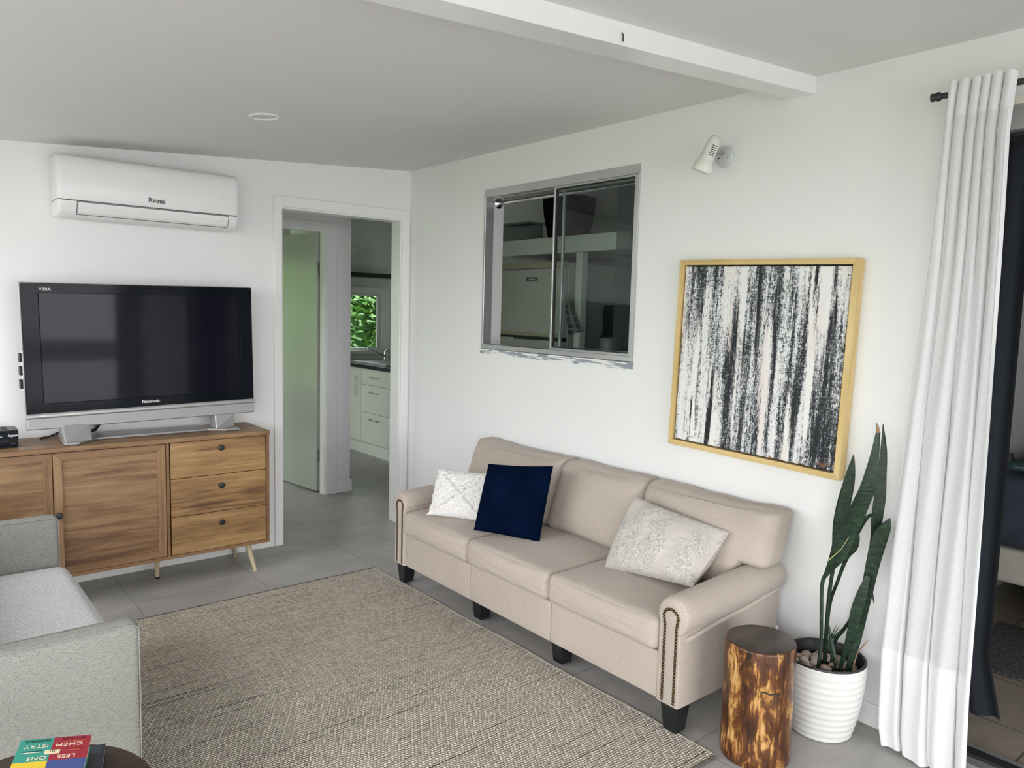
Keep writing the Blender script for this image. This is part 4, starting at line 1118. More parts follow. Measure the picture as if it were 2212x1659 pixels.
LV = {
'A': [(-0.215,-3.089,0.215,0.0111),(-0.2,-3.087,0.328,0.0117),(-0.2,-3.082,0.428,0.0123),(-0.2,-3.077,0.54,0.0129),(-0.2,-3.093,0.588,0.020),(-0.2,-3.122,0.652,0.050),(-0.2,-3.142,0.725,0.064),(-0.2,-3.172,0.805,0.060),(-0.2,-3.192,0.863,0.056),(-0.2,-3.208,0.914,0.052),(-0.2,-3.217,0.974,0.040),(-0.2,-3.225,1.039,0.028),(-0.2,-3.23,1.104,0.015)],
'B': [(-0.14,-3.075,0.215,0.012),(-0.14,-3.073,0.378,0.0126),(-0.14,-3.075,0.488,0.0131),(-0.14,-3.082,0.585,0.0144),(-0.14,-3.087,0.669,0.026),(-0.14,-3.095,0.746,0.043),(-0.14,-3.105,0.823,0.045),(-0.14,-3.118,0.9,0.038),(-0.14,-3.124,0.956,0.024),(-0.14,-3.127,1.005,0.002)],
'C': [(-0.145,-3.160,0.213,0.0176),(-0.13,-3.177,0.349,0.030),(-0.13,-3.188,0.447,0.039),(-0.13,-3.203,0.538,0.038),(-0.13,-3.216,0.64,0.044),(-0.13,-3.233,0.73,0.048),(-0.13,-3.25,0.776,0.034),(-0.13,-3.26,0.808,0.004)],
'D': [(-0.10,-3.185,0.57,0.02),(-0.09,-3.198,0.714,0.0303),(-0.09,-3.199,0.782,0.036),(-0.09,-3.203,0.862,0.038),(-0.09,-3.204,0.935,0.031),(-0.09,-3.204,1.025,0.022),(-0.09,-3.196,1.117,0.002)],
'E': [(-0.175,-3.140,0.213,0.010),(-0.17,-3.162,0.316,0.020),(-0.17,-3.178,0.391,0.031),(-0.17,-3.188,0.469,0.038),(-0.165,-3.201,0.54,0.034),(-0.155,-3.212,0.60,0.014)],
'F': [(-0.18,-3.140,0.213,0.009),(-0.18,-3.13,0.282,0.012),(-0.18,-3.116,0.327,0.017),(-0.18,-3.107,0.368,0.0103),(-0.18,-3.098,0.406,0.0014)],
'H': [(-0.12,-3.066,0.213,0.0113),(-0.12,-3.068,0.429,0.0119),(-0.12,-3.093,0.54,0.0117),(-0.12,-3.118,0.629,0.015),(-0.12,-3.14,0.673,0.026),(-0.12,-3.151,0.707,0.017),(-0.12,-3.156,0.727,0.002)],
'J': [(-0.12,-3.090,0.213,0.0119),(-0.12,-3.099,0.317,0.0119),(-0.12,-3.124,0.365,0.0118),(-0.12,-3.149,0.418,0.0118),(-0.12,-3.175,0.48,0.0117)],
'G': [(-0.1,-3.247,0.794,0.0087),(-0.1,-3.215,0.747,0.0114),(-0.1,-3.195,0.702,0.0101),(-0.1,-3.186,0.638,0.0065),(-0.1,-3.195,0.572,0.0079),(-0.1,-3.208,0.521,0.0062),(-0.1,-3.217,0.491,0.0014)],
'I': [(-0.11,-3.138,0.714,0.0183),(-0.11,-3.156,0.756,0.0182),(-0.11,-3.172,0.785,0.0141),(-0.11,-3.189,0.8,0.0104),(-0.11,-3.206,0.792,0.0063),(-0.11,-3.207,0.779,0.0013)],
'K': [(-0.15,-3.175,0.213,0.006),(-0.15,-3.193,0.31,0.0036),(-0.15,-3.211,0.348,0.0046),(-0.15,-3.227,0.375,0.0021)],
}
def catmull(P, n=5):
    out = []
    for i in range(len(P)-1):
        p0, p1, p2, p3 = P[max(0,i-1)], P[i], P[i+1], P[min(len(P)-1,i+2)]
        for k in range(n):
            t = k/n
            out.append([0.5*(2*b+(c-a)*t+(2*a-5*b+4*c-d)*t*t+(3*b-a-3*c+d)*t**3) for a, b, c, d in zip(p0,p1,p2,p3)])
    out.append(list(P[-1])); return out
FACE = Vector((-0.90, -0.43, 0.0)).normalized()      # general direction the blades face (into the room)
def leaf(pts, fold=0.25, twist=0.0, thick=0.004):
    mb = MB(); S = catmull([list(p) for p in pts], 6); n = len(S)
    rows = []
    for i, (x, y, z, w) in enumerate(S):
        p = Vector((x,y,z)); a = Vector(S[max(0,i-1)][:3]); b = Vector(S[min(n-1,i+1)][:3])
        t = (b-a).normalized()
        fc = Matrix.Rotation(twist*i/n, 3, t) @ FACE
        s = t.cross(fc).normalized(); nn = s.cross(t).normalized()
        w = max(w, 0.001)
        row = []
        for k in range(7):
            q = (k-3)/3
            row.append(p + s*(w/2)*q - nn*(-1)*fold*w*0.5*(q*q) + nn*0.0)
        bk = [p + s*(w/2)*q*0.98 + nn*(fold*w*0.5*(q*q) - min(thick, w*0.35)*(1-q*q)*-1 - 0.0006) for q in [ (k-3)/3 for k in range(6,-1,-1)]]
        rows.append([mb.bm.verts.new(v) for v in row + bk])
    m_ = len(rows[0])
    for A, B in zip(rows, rows[1:]):
        for k in range(m_): mb.bm.faces.new((A[k], A[(k+1)%m_], B[(k+1)%m_], B[k]))
    mb.bm.faces.new(rows[0]); mb.bm.faces.new(rows[-1])
    return mb
tw = {'A': 0.5, 'B': -0.3, 'C': -0.4, 'D': 0.3, 'E': 0.3}
for k, pts in LV.items():
    if k == 'K': tag(build('leaf', leaf(pts), m_dryleaf, pp, smooth=True), 'dry brown leaf')
    elif k == 'G':
        g_ = build('leaf', leaf(pts), m_snake, pp, smooth=True)
        build('leaf_edge', MB().tube([(x-0.004, y+w*0.45, z) for x, y, z, w in catmull([list(p) for p in pts], 5)], 0.0014, 6), m_snakeedge, g_, smooth=True)
    else:
        g_ = build('leaf', leaf(pts, 0.25, tw.get(k, 0)), m_snake, pp, smooth=True)
        if k == 'A':
            build('leaf_edge', MB().tube([(-0.214,-3.098,0.632),(-0.212,-3.118,0.655),(-0.205,-3.139,0.685),(-0.20,-3.158,0.728)], [0.0022,0.002,0.0016,0.001], 6), m_snakeedge, g_, smooth=True)
            build('leaf_tip', MB().tube([(-0.2,-3.230,1.100),(-0.2,-3.228,1.118),(-0.2,-3.222,1.134)], [0.0065,0.005,0.0008], 8), m_dryleaf, g_, smooth=True)
        if k == 'F':
            for q in range(4):
                build('spike', MB().tube([(-0.18,-3.112-0.003*q,0.35),(-0.18,-3.122-0.009*q,0.385),(-0.18,-3.128-0.012*q,0.402)], [0.002,0.0014,0.0004], 6), m_snake, g_)

# pebbles
random.seed(11)
cnt = 0; placed = []
stems = [(p[0][0], p[0][1]) for k, p in LV.items() if p[0][2] < 0.23]
tries = 0
while cnt < 62 and tries < 6000:
    tries += 1
    a = random.uniform(0, 2*PI); rad = 0.106*math.sqrt(random.random())
    x, y = PC.x + rad*math.cos(a), PC.y + rad*math.sin(a); s = random.uniform(0.0125, 0.0200)
    layer = 0.221 + s*0.50 + random.uniform(0, 0.006)
    if any((x-q[0])**2+(y-q[1])**2 < ((s+q[2])*0.84)**2 for q in placed): continue
    if any((x-q[0])**2+(y-q[1])**2 < (s+0.007)**2 for q in stems): continue
    placed.append((x, y, s)); cnt += 1
    mb = MB(); rt = Matrix.Rotation(random.uniform(0,6), 3, 'Z') @ Matrix.Rotation(random.uniform(-0.4,0.4), 3, 'X')
    mb.ball((0,0,0), s, 12, 8, (1.15, 0.88, 0.66), rt, 0.25, cnt)
    mb.bm.transform(Matrix.Translation((x, y, layer)))
    pb = build('pebble', mb, m_pebble if random.random() < 0.7 else m_pebble2, smooth=True)
    tag(pb, 'smooth pinkish brown pebble lying in the white plant pot', 'pebble', 'pebbles in the plant pot')

# ------------------------------------------------------------------ curtain, rod and sliding door to bedroom
rd = thing('curtain_rod', 'dark metal curtain rod with a knob end above the bedroom doorway', 'curtain rod', (-0.092, -3.45, 2.172))
build('rod', MB().tube([(-0.092,-3.300,2.180),(-0.092,-5.3,2.176)], 0.0095, 16), m_rod, rd, smooth=True)
build('finial', MB().lathe([(0,0),(0.0125,0),(0.0135,0.004),(0.012,0.006),(0.0125,0.014),(0.0145,0.018),(0.0145,0.024),(0.011,0.028),(0.0095,0.03),(0,0.03)], 24, Matrix.Translation((-0.092,-3.272,2.180)) @ Matrix.Rotation(PI/2, 4, 'X')), m_rod, rd, smooth=True)
for y in (-3.40, -5.2):
    build('bracket', MB().tube([(-0.092,y,2.176),(-0.092,y,2.160),(-0.0005,y,2.158)], 0.005, 10), m_rod, rd)
def interp(tab, z):
    for (za, a), (zb, b) in zip(tab, tab[1:]):
        if zb <= z <= za: return a + (b-a)*(za-z)/(za-zb)
    return tab[0][1] if z > tab[0][0] else tab[-1][1]
LEFT = [(2.21,-3.328),(2.115,-3.323),(1.668,-3.311),(1.20,-3.281),(0.755,-3.262),(0.343,-3.253),(0.08,-3.262),(0.0,-3.28)]
RIGHT = [(2.21,-3.515),(2.05,-3.506),(1.6,-3.519),(1.14,-3.531),(0.75,-3.536),(0.30,-3.541),(0.0,-3.552)]
def scal(t):
    f = t - math.floor(t)
    return abs(math.sin(PI*f))**0.85
def curt(u, z, off=0.0):
    ya, yb = interp(LEFT, z), interp(RIGHT, z)
    s = (2.21-z)/2.2
    k = min(1, max(0, (s-0.06)/0.55)); k = k*k*(3-2*k)
    ph = 6.0*u + 0.16*math.sin(2*PI*u*1.5+0.7)*math.sin(PI*u)
    ph3 = 3.4*(u + 0.035*math.sin(3.2*s+1.0)*u*(1-u)*4) + 0.15
    d = 0.020*(1-k)*scal(ph) + k*(0.038*scal(ph3)**0.8 + 0.006*math.sin(ph*2*PI*1.3+s*5))
    d += 0.004*math.sin(s*9+u*11)*k
    x = -0.103 - d + 0.030*k*(1-0.3*u) - 0.012*s
    yo = 0.013*k*math.sin(2*PI*ph3 + 0.25) + 0.0042*(1-k)*math.sin(2*PI*ph)
    edge = min(1.0, 7*u, 7*(1-u))
    y = ya + (yb-ya)*u + yo*edge
    return Vector((x-off, y, z))
ZT = 2.212
def zrow(u): return 0.012 + 0.006*math.sin(u*9)
cm = MB(); cm.grid(260, 70, lambda u, v: curt(u, (ZT-0.006+0.006*scal(6*u)**2) - (ZT-0.006+0.006*scal(6*u)**2-zrow(u))*v))
cu = build('curtain', cm, m_curtain, smooth=True)
tag(cu, 'long sheer white curtain gathered at the left of the bedroom doorway', 'curtain')
cm = MB(); cm.grid(260, 6, lambda u, v: curt(u, ZT-0.004+0.006*scal(6*u)**2 - (0.104+0.006*scal(6*u)**2)*v, 0.0022)); build('heading', cm, m_hem, cu, smooth=True)
cm = MB(); cm.grid(260, 6, lambda u, v: curt(u, 0.360 - 0.072*v, 0.0026)); build('hem_band', cm, m_hem, cu, smooth=True)
cm = MB(); cm.grid(260, 14, lambda u, v: curt(u, 0.288 - (0.288-zrow(u))*v, 0.0018)); build('hem', cm, m_hem, cu, smooth=True)
# side seam at the right edge
cm = MB(); cm.grid(6, 60, lambda u, v: curt(0.958+0.042*u, 2.10-2.085*v, 0.0022)); build('side_seam', cm, m_hem, cu, smooth=True)

sd = bpy.data.objects.new('door_2', None); col.objects.link(sd); sd['kind'] = 'structure'; WM['door_2'] = Matrix.Identity(4)
build('door_head', MB().box(-0.006, 0.12, SLD[0], SLD[1], 2.062, 2.134), m_alu, sd, bevel=0.003)
build('door_architrave', MB().box(-0.014, -0.0005, SLD[0], SLD[1]+0.04, 2.136, 2.162), plain('cream_trim', (0.74,0.69,0.60,1), 0.4), sd, bevel=0.003)
build('door_jamb', MB().box(-0.006, 0.12, SLD[1]-0.03, SLD[1], 0.0, 2.062), m_alu, sd, bevel=0.003)
build('door_track', MB().box(-0.004, 0.135, SLD[0], SLD[1]-0.03, 0.0005, 0.018), m_alu, sd, bevel=0.002)
build('track_channel', MB().box(0.045, 0.090, SLD[0], SLD[1]-0.03, 0.0181, 0.030), m_gasket, sd)
build('head_channel', MB().box(0.03, 0.115, SLD[0], SLD[1]-0.03, 2.05, 2.0615), m_gasket, sd)

# dark curtain inside the bedroom
dc = thing('curtain', 'charcoal block-out curtain hanging just inside the bedroom doorway', 'curtain', (0.26, -3.33, 0.05))
mb = MB()
def dcf(u, v):
    z = 2.16 - 2.09*v
    yb = -3.47 - (0.05*max(0, (v-0.9)/0.1))
    y = -3.06 + (yb+3.06)*u
    return Vector((0.27 + 0.022*math.sin(u*PI*9)*(0.5+0.5*v) , y, z))
mb.grid(80, 40, dcf); build('drape', mb, m_darkcurt, dc, smooth=True)
mb = MB(); mb.lathe([(0.020,-0.002),(0.026,-0.002),(0.026,0.002),(0.020,0.002),(0.020,-0.002)], 28, Matrix.Translation((0.245,-3.425,2.125)) @ Matrix.Rotation(-0.9, 4, 'Z') @ Matrix.Rotation(PI/2, 4, 'Y'))
build('eyelet', mb, m_rod, dc, smooth=True)
r2 = MB().tube([(0.235,-2.96,2.125),(0.235,-5.6,2.125)], 0.009, 12)
tag(build('bedroom_curtain_rod', r2, m_rod, smooth=True), 'dark curtain rod carrying the charcoal curtain inside the bedroom', 'curtain rod')

# bedroom: bed, book, glasses, rug
bd_ = thing('bed', 'bed with slate blue cover and beige valance in the dim bedroom', 'bed', (2.1, -4.2, 0))
build('valance', MB().soft((2.2,-4.3,0.365), (2.0, 2.5, 0.16), 0.02, 6), m_valance, bd_, smooth=True)
build('bed_frame', MB().box(1.45, 3.1, -5.3, -3.3, 0.05, 0.29), m_dark, bd_)
build('duvet', MB().soft((2.2,-4.3,0.615), (2.04, 2.54, 0.34), 0.09, 20, (0.02,0,0.02,0,0,0.02), lambda q,u: q+Vector((0.012*noise.noise(q*7), 0, 0.02*noise.noise(q*5)))), m_bluebed, bd_, smooth=True)
bk = thing('book', 'teal hardback lying on the bed, its spine facing the doorway', 'book', (1.28, -3.36, 0.80))
build('cover', MB().box(1.22, 1.36, -3.50, -3.19, 0.807, 0.842), plain('teal_cloth', (0.006,0.03,0.035,1), 0.6), bk, bevel=0.003)
build('pages', MB().box(1.224, 1.364, -3.497, -3.193, 0.811, 0.838), plain('paper', (0.6,0.57,0.5,1), 0.8), bk)
text('spine_lettering', 'THE MAP OF', 0.0135, plain('dull_silver_ink', (0.22,0.25,0.25,1), 0.5), bk, frame_mat((1.2195, -3.248, 0.822), (0,-1,0), (0,0,1)), bold=0.0001)
gl_ = thing('spectacles', 'black spectacles lying on the book on the bed', 'glasses', (1.27, -3.25, 0.836))
build('temple', MB().tube([(1.25,-3.185,0.848),(1.24,-3.25,0.856),(1.245,-3.33,0.864)], 0.004, 8), m_black, gl_)
build('rim', MB().tube([(1.25,-3.185,0.847),(1.25,-3.185,0.874),(1.255,-3.19,0.878),(1.26,-3.20,0.848)], 0.005, 8), m_black, gl_)
br_ = MB().soft((1.15,-4.2,0.006), (0.62, 2.1, 0.012), 0.004, 8)
tag(build('bedside_rug', br_, tweed('grey_rug', (0.13,0.13,0.125,1), (0.04,0.04,0.04,1), (200,200,1), (60,60,1), 0.5), smooth=True), 'grey woven mat on the bedroom tiles beside the bed', 'rug')

# ------------------------------------------------------------------ grey sofa on the left
gs = thing('sofa', 'grey tweed square armed sofa at the left edge, facing the beige sofa', 'sofa', (-2.6, -1.6, 0))
GX = -2.213
def garm(ya, yb):
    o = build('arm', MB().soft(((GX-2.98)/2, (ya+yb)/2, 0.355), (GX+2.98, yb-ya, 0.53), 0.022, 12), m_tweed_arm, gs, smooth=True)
    for yy in (ya+0.004, yb-0.004):
        build('piping', MB().tube([(GX-0.016, yy, 0.10)] + [(GX-0.004, yy, 0.12), (GX-0.004, yy, 0.590)] + [(GX-0.004-0.018*(1-math.cos(PI/2*k/5)), yy, 0.598+0.018*math.sin(PI/2*k/5)) for k in range(6)] + [(-2.95, yy, 0.616)], 0.0020, 8), m_tweed_arm, o, smooth=True)
garm(-2.250, -2.180); garm(-1.020, -0.948)
build('seat_cushion', MB().soft((-2.50,-1.60,0.37), (0.62, 1.155, 0.13), 0.045, 16, (0,0.012,0,0,0,0.012)), m_tweed, gs, smooth=True)
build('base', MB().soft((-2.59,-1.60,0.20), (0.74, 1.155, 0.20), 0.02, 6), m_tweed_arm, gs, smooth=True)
build('backrest', MB().soft((-2.89,-1.60,0.50), (0.17, 1.30, 0.70), 0.04, 8), m_tweed, gs, smooth=True)
for x in (-2.30, -2.86):
    for y in (-2.215, -0.984):
        build('leg', MB().tube([(x,y,0.10),(x,y,0.0105)], [0.02,0.014], 12), m_legblk, gs)

# ------------------------------------------------------------------ round walnut side table with books
TZ = 0.500
tb = thing('side_table', 'round dark walnut side table carrying books in the near left corner', 'side table', (-2.531, -2.737, 0))
build('tabletop', MB().lathe([(0,TZ-0.022),(0.205,TZ-0.022),(0.215,TZ-0.016),(0.220,TZ-0.008),(0.220,TZ-0.003),(0.217,TZ),(0,TZ)], 96), m_walnut, tb, local=True)
for k in range(3):
    a = 2*PI*k/3 + 0.3
    build('leg', MB().tube([(0.11*math.cos(a),0.11*math.sin(a),TZ-0.022),(0.18*math.cos(a),0.18*math.sin(a),0.012)], [0.016,0.011], 14), m_walnut, tb, local=True, smooth=True)
def book(name, label, corner, ang, w, l, z0, t, mcov, roll=0.0):
    """corner: far left corner as seen from the camera; u to the right, v towards the camera"""
    M = Matrix.Translation((corner[0], corner[1], z0)) @ Matrix.Rotation(ang, 4, 'Z') @ Matrix.Rotation(roll, 4, 'Y')
    o = thing(name, label, 'book', (corner[0], corner[1], z0), rot=(0, roll, ang))
    c = MB()
    c.box(0, w, -l, 0, 0, 0.0015); c.box(0, w, -l, 0, t-0.0015, t); c.box(0, 0.0018, -l, 0, 0.0015, t-0.0015)
    build('cover', c, mcov, o, local=True, weld=False)
    build('pages', MB().box(0.0018, w-0.002, -l+0.002, -0.002, 0.0015, t-0.0015), plain('book_pages', (0.66,0.60,0.48,1), 0.9), o, local=True)
    return o, M
m_b2 = plain('navy_cover', (0.012,0.016,0.026,1), 0.35)
ANG = -math.radians(17)
b2, M2 = book('book', 'dark navy paperback on the walnut table, underneath the colourful book', (-2.504, -2.590), ANG+0.03, 0.135, 0.205, TZ+0.0003, 0.022, m_b2)
build('cover_band', MB().box(0.004, 0.128, -0.035, -0.002, 0.0221, 0.0224), plain('slate_band', (0.045,0.055,0.085,1), 0.4), b2, local=True)
build('page_tint', MB().box(0.1330, 0.1336, -0.203, -0.002, 0.002, 0.020), plain('blue_grey_edge', (0.17,0.22,0.27,1), 0.7), b2, local=True)
m_teal = plain('teal_cover', (0.030,0.285,0.215,1), 0.35)
b1, M1 = book('book', 'teal, red and yellow paperback lying upside down on top of the stack', (-2.523, -2.585), ANG, 0.128, 0.200, TZ+0.0226+0.0136, 0.027, m_teal, math.radians(6))
T = 0.0271
sx_ = 0.060
def sw(nm, xa, xb, ya, yb, c, z=T): return build(nm, MB().box(xa, xb, ya, yb, z-0.0002, z+0.0002), plain(nm+'_ink', c, 0.35, var=0.03), b1, local=True)
sw('red_panel', sx_, 0.128, -0.086, 0.0, (0.31,0.012,0.030,1))
sw('blue_panel', sx_, 0.128, -0.200, -0.086, (0.045,0.075,0.23,1))
sw('yellow_panel', 0.0, sx_, -0.200, -0.086, (0.70,0.50,0.03,1))
sw('label_panel', 0.050, 0.077, -0.062, -0.048, (0.75,0.66,0.42,1), T+0.0003)
m_cr = plain('cream_ink', (0.75,0.68,0.48,1), 0.5); m_dk = plain('dark_green_ink', (0.008,0.035,0.035,1), 0.5); m_mr = plain('maroon_ink', (0.09,0.008,0.015,1), 0.5); m_or = plain('orange_ink', (0.5,0.12,0.03,1), 0.5)
def wtext(body, size, m, x, y, sx=1.0, bold=0.0003, sp=1.0):
    bold = 0.0
    # the book lies head towards the camera: text upside down as seen
    Mt = M1 @ Matrix.Translation((x, y, T+0.0006)) @ Matrix.Rotation(PI, 4, 'Z')
    return text('cover_lettering', body, size, m, b1, Mt, bold, 0.0002, sx, sp)
wtext('GARMUS', 0.0115, m_dk, 0.032, -0.0095, 1.0); wtext('BONNIE', 0.0115, m_mr, 0.096, -0.0095, 1.0)
wtext('CHEM', 0.0165, m_cr, 0.0905, -0.030, 1.05, 0.0007, 1.1); wtext('ISTRY', 0.0165, m_cr, 0.0325, -0.030, 1.0, 0.0007, 1.05)
wtext('in', 0.013, m_dk, 0.0635, -0.0545, 1.1, 0.0008)
wtext('LESS', 0.0165, m_cr, 0.091, -0.0740, 1.0, 0.0007, 1.05); wtext('ONS', 0.0165, m_cr, 0.0395, -0.0740, 1.0, 0.0007, 1.05)
for xa, xb, y, mm in ((0.078,0.118,-0.0185,m_or),(0.010,0.045,-0.0475,m_dk),(0.086,0.118,-0.0475,m_mr),(0.09,0.113,-0.0525,m_or),(0.012,0.042,-0.0525,m_cr)):
    build('cover_rule', MB().box(xa, xb, y-0.0008, y+0.0008, T+0.0003, T+0.0006), mm, b1, local=True)

# ------------------------------------------------------------------ kitchen through the doorway
KX = 0.885
kc = thing('base_cabinet', 'white kitchen base cabinet with three drawers and a door', 'cabinet', (1.2, 2.3, 0))
build('carcass', MB().box(KX+0.018, 1.60, 1.715, 2.94, 0.14, 0.868), m_kcab, kc)
build('kickboard', MB().box(KX+0.05, KX+0.065, 1.76, 2.94, 0.0, 0.14), m_kcab, kc)
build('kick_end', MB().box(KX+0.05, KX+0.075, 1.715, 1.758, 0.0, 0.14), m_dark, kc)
def bar_handle(parent, x, ya, yb, za, zb):
    build('handle', MB().tube([(x, ya, za), (x-0.028, ya, za), (x-0.028, yb, zb), (x, yb, zb)], 0.0048, 8), m_steel, parent)
for za, zb, hz in ((0.137,0.431,0.375),(0.435,0.703,0.640),(0.707,0.862,0.790)):
    d = build('drawer', MB().box(KX, KX+0.018, 1.712, 2.309, za, zb), m_kcab, kc, bevel=0.0015)
    bar_handle(d, KX, 1.95, 2.10, hz, hz)
d = build('door', MB().box(KX, KX+0.018, 2.313, 2.80, 0.137, 0.862), m_kcab, kc, bevel=0.0015)
bar_handle(d, KX, 2.385, 2.385, 0.595, 0.775)
tag(build('worktop', MB().box(KX-0.025, 1.615, 1.70, 2.945, 0.8685, 0.905), m_worktop, bevel=0.003), 'black laminate worktop on the white kitchen cabinet', 'worktop')
sk = thing('sink', 'stainless steel sink set into the black kitchen worktop', 'sink', (1.22, 2.35, 0.906))
ring = MB(); 
def ring_xy(mb, xa, xb, ya, yb, w, za, zb):
    pts = [(xa,ya),(xb,ya),(xb,yb),(xa,yb)]; q = [(xa+w,ya+w),(xb-w,ya+w),(xb-w,yb-w),(xa+w,yb-w)]
    A=[mb.bm.verts.new((*p,za)) for p in pts]; B=[mb.bm.verts.new((*p,za)) for p in q]; C=[mb.bm.verts.new((*p,zb)) for p in pts]; D=[mb.bm.verts.new((*p,zb)) for p in q]
    for i in range(4):
        j=(i+1)%4
        mb.bm.faces.new((A[i],A[j],B[j],B[i])); mb.bm.faces.new((C[i],D[i],D[j],C[j])); mb.bm.faces.new((A[i],C[i],C[j],A[j])); mb.bm.faces.new((B[i],B[j],D[j],D[i]))
ring_xy(ring, 0.97, 1.50, 1.98, 2.66, 0.035, 0.9055, 0.913)
build('rim', ring, m_steel, sk, bevel=0.002)
build('bowl', MB().box(1.004, 1.466, 2.014, 2.626, 0.9056, 0.907), m_steel, sk)
tp = thing('kitchen_tap', 'chrome mixer tap with a long spout at the kitchen window', 'tap', (1.41, 2.74, 0.905))
build('tap_body', MB().lathe([(0,0),(0.030,0),(0.028,0.01),(0.023,0.02),(0.023,0.085),(0.020,0.095),(0,0.097)], 24, Matrix.Translation((1.41,2.74,0.9055))), m_chrome, tp, smooth=True)
build('spout', MB().tube([(1.40,2.73,0.945),(1.33,2.70,0.975),(1.18,2.64,1.035),(1.13,2.62,1.038),(1.125,2.62,1.02)], 0.010, 12), m_chrome, tp, smooth=True)
build('lever', MB().tube([(1.41,2.74,1.0),(1.43,2.72,1.02),(1.45,2.69,1.025)], [0.009,0.007,0.005], 10), m_chrome, tp, smooth=True)
ft = MB().tube([(1.555,2.72,0.9055),(1.555,2.72,1.02),(1.545,2.71,1.06),(1.52,2.70,1.075),(1.495,2.69,1.065),(1.49,2.69,1.045)], 0.007, 10)
tag(build('filter_tap', ft, m_chrome, smooth=True), 'slim curved filter tap at the right end of the worktop', 'tap')
# window over the sink
w2 = bpy.data.objects.new('window_2', None); col.objects.link(w2); w2['kind'] = 'structure'; WM['window_2'] = Matrix.Identity(4)
mb = MB(); ring_xz(mb, 0.085, 1.565, 0.955, 1.675, 0.055, 0.105, 0.045, 0.058, 2.93, 2.9495); build('window_architrave', mb, m_trim, w2, bevel=0.003)
mb = MB(); ring_xz(mb, 0.141, 1.459, 1.001, 1.619, 0.04, 0.035, 0.022, 0.035, 2.952, 2.99); build('window_frame', mb, m_alu, w2, bevel=0.002)
build('glass_pane', MB().box(0.17, 1.43, 2.968, 2.971, 1.02, 1.59), m_glass, w2)
tag(build('wall_shelf', MB().box(0.2, 1.545, 2.78, 2.949, 1.775, 1.822), m_black, bevel=0.003), 'thick black floating shelf over the kitchen window', 'shelf')
wk = thing('wire_rack', 'faint wire rack standing on the black kitchen shelf', 'rack', (1.2, 2.88, 1.823))
rb_ = MB()
rb_.tube([(1.02,2.88,1.823),(1.02,2.88,2.17),(1.10,2.88,2.185),(1.22,2.88,2.18),(1.30,2.88,2.12),(1.315,2.88,1.823)], 0.0009, 6)
for k in range(14):
    z = 1.85 + 0.0215*k
    rb_.tube([(1.02,2.88,z),(1.17,2.88,z-0.004),(1.312-0.002*k,2.88,z)], 0.0007, 5)
rb_.tube([(1.17,2.88,1.823),(1.165,2.88,2.14)], 0.0009, 6)
build('wire_frame', rb_, plain('grey_wire', (0.10,0.105,0.10,1), 0.5), wk)

# kitchen seen through the interior window
fg = thing('fridge', 'pale fridge freezer with cream trim seen through the open window half', 'fridge', (1.25, -0.19, 0))
FX = 0.92
build('cabinet', MB().box(FX+0.05, 1.58, -0.52, 0.20, 0.02, 1.815), m_fridge, fg, bevel=0.008)
build('fridge_door', MB().box(FX, FX+0.048, -0.518, 0.198, 0.06, 1.262), m_fridge, fg, bevel=0.01)
fd = build('freezer_door', MB().box(FX, FX+0.048, -0.518, 0.198, 1.285, 1.775), m_fridge, fg, bevel=0.01)
build('door_seal', MB().box(FX+0.01, FX+0.05, -0.515, 0.195, 1.2625, 1.2845), m_gasket, fg)
build('top_trim', MB().box(FX-0.004, FX+0.05, -0.52, 0.20, 1.776, 1.818), m_fridgetrim, fg, bevel=0.004)
build('middle_trim', MB().box(FX-0.0015, FX+0.01, -0.517, 0.197, 1.287, 1.312), m_fridgetrim, fd, bevel=0.001)
bg = MB().soft((FX-0.002,-0.187,1.698), (0.008, 0.125, 0.034), 0.0039, 6); bgo = build('badge', bg, m_silver, fd, smooth=True)
bg = MB().soft((FX-0.006,-0.187,1.698), (0.004, 0.112, 0.022), 0.0019, 6); build('badge_inset', bg, m_logo_dk, bgo)
build('badge_bar', MB().box(FX-0.0088, FX-0.008, -0.225, -0.160, 1.694, 1.702), m_logo_lt, bgo)
build('handle_recess', MB().soft((FX+0.001,0.08,1.245), (0.006, 0.15, 0.05), 0.0029, 6), m_fridge, fg, smooth=True)
cw_ = MB().tube([(FX+0.2,-0.20,1.82),(FX+0.15,-0.22,1.845),(FX+0.15,-0.25,1.848),(FX+0.17,-0.27,1.82)], 0.004, 8)
cw_.tube([(FX+0.17,-0.27,1.82),(FX+0.13,-0.29,1.85),(FX+0.13,-0.32,1.846),(FX+0.16,-0.34,1.82)], 0.004, 8)
tag(build('coiled_cord', cw_, m_black, smooth=True), 'black coiled cord lying on top of the fridge', 'cord')
cs = MB().box(0.90, 1.61, -2.6, 0.9, 1.872, 1.985)
tag(build('overhead_shelf', cs, m_kcab, bevel=0.003), 'deep white shelf running along the wall above the fridge', 'shelf')
tub = thing('storage_tub', 'clear plastic tub standing on the white shelf above the fridge', 'tub', (1.0, 0.1, 1.986))
m_tub = m_glassmat('clear_plastic', (0.55,0.57,0.60,1))
mb = MB(); mb.soft((0.985,0.03,2.045), (0.15, 0.34, 0.116), 0.015, 6); build('tub_body', mb, m_tub, tub, smooth=True)
build('tub_lid', MB().soft((0.985,0.03,2.110), (0.165, 0.36, 0.012), 0.005, 6), m_tub, tub, smooth=True)
m_wick = tweed('black_wicker', (0.010,0.011,0.016,1), (0.002,0.002,0.003,1), (90,90,260), (260,260,60), 0.5)
bagm = MB().lathe([(0,0.0),(0.13,0.0),(0.15,0.02),(0.19,0.20),(0.205,0.34),(0.19,0.34),(0.17,0.2),(0.13,0.03),(0,0.03)], 40, Matrix.Translation((1.33,-0.12,1.9865)))
tag(build('woven_basket', bagm, m_wick, smooth=True), 'black woven basket standing on the white shelf behind the clear tub', 'basket')
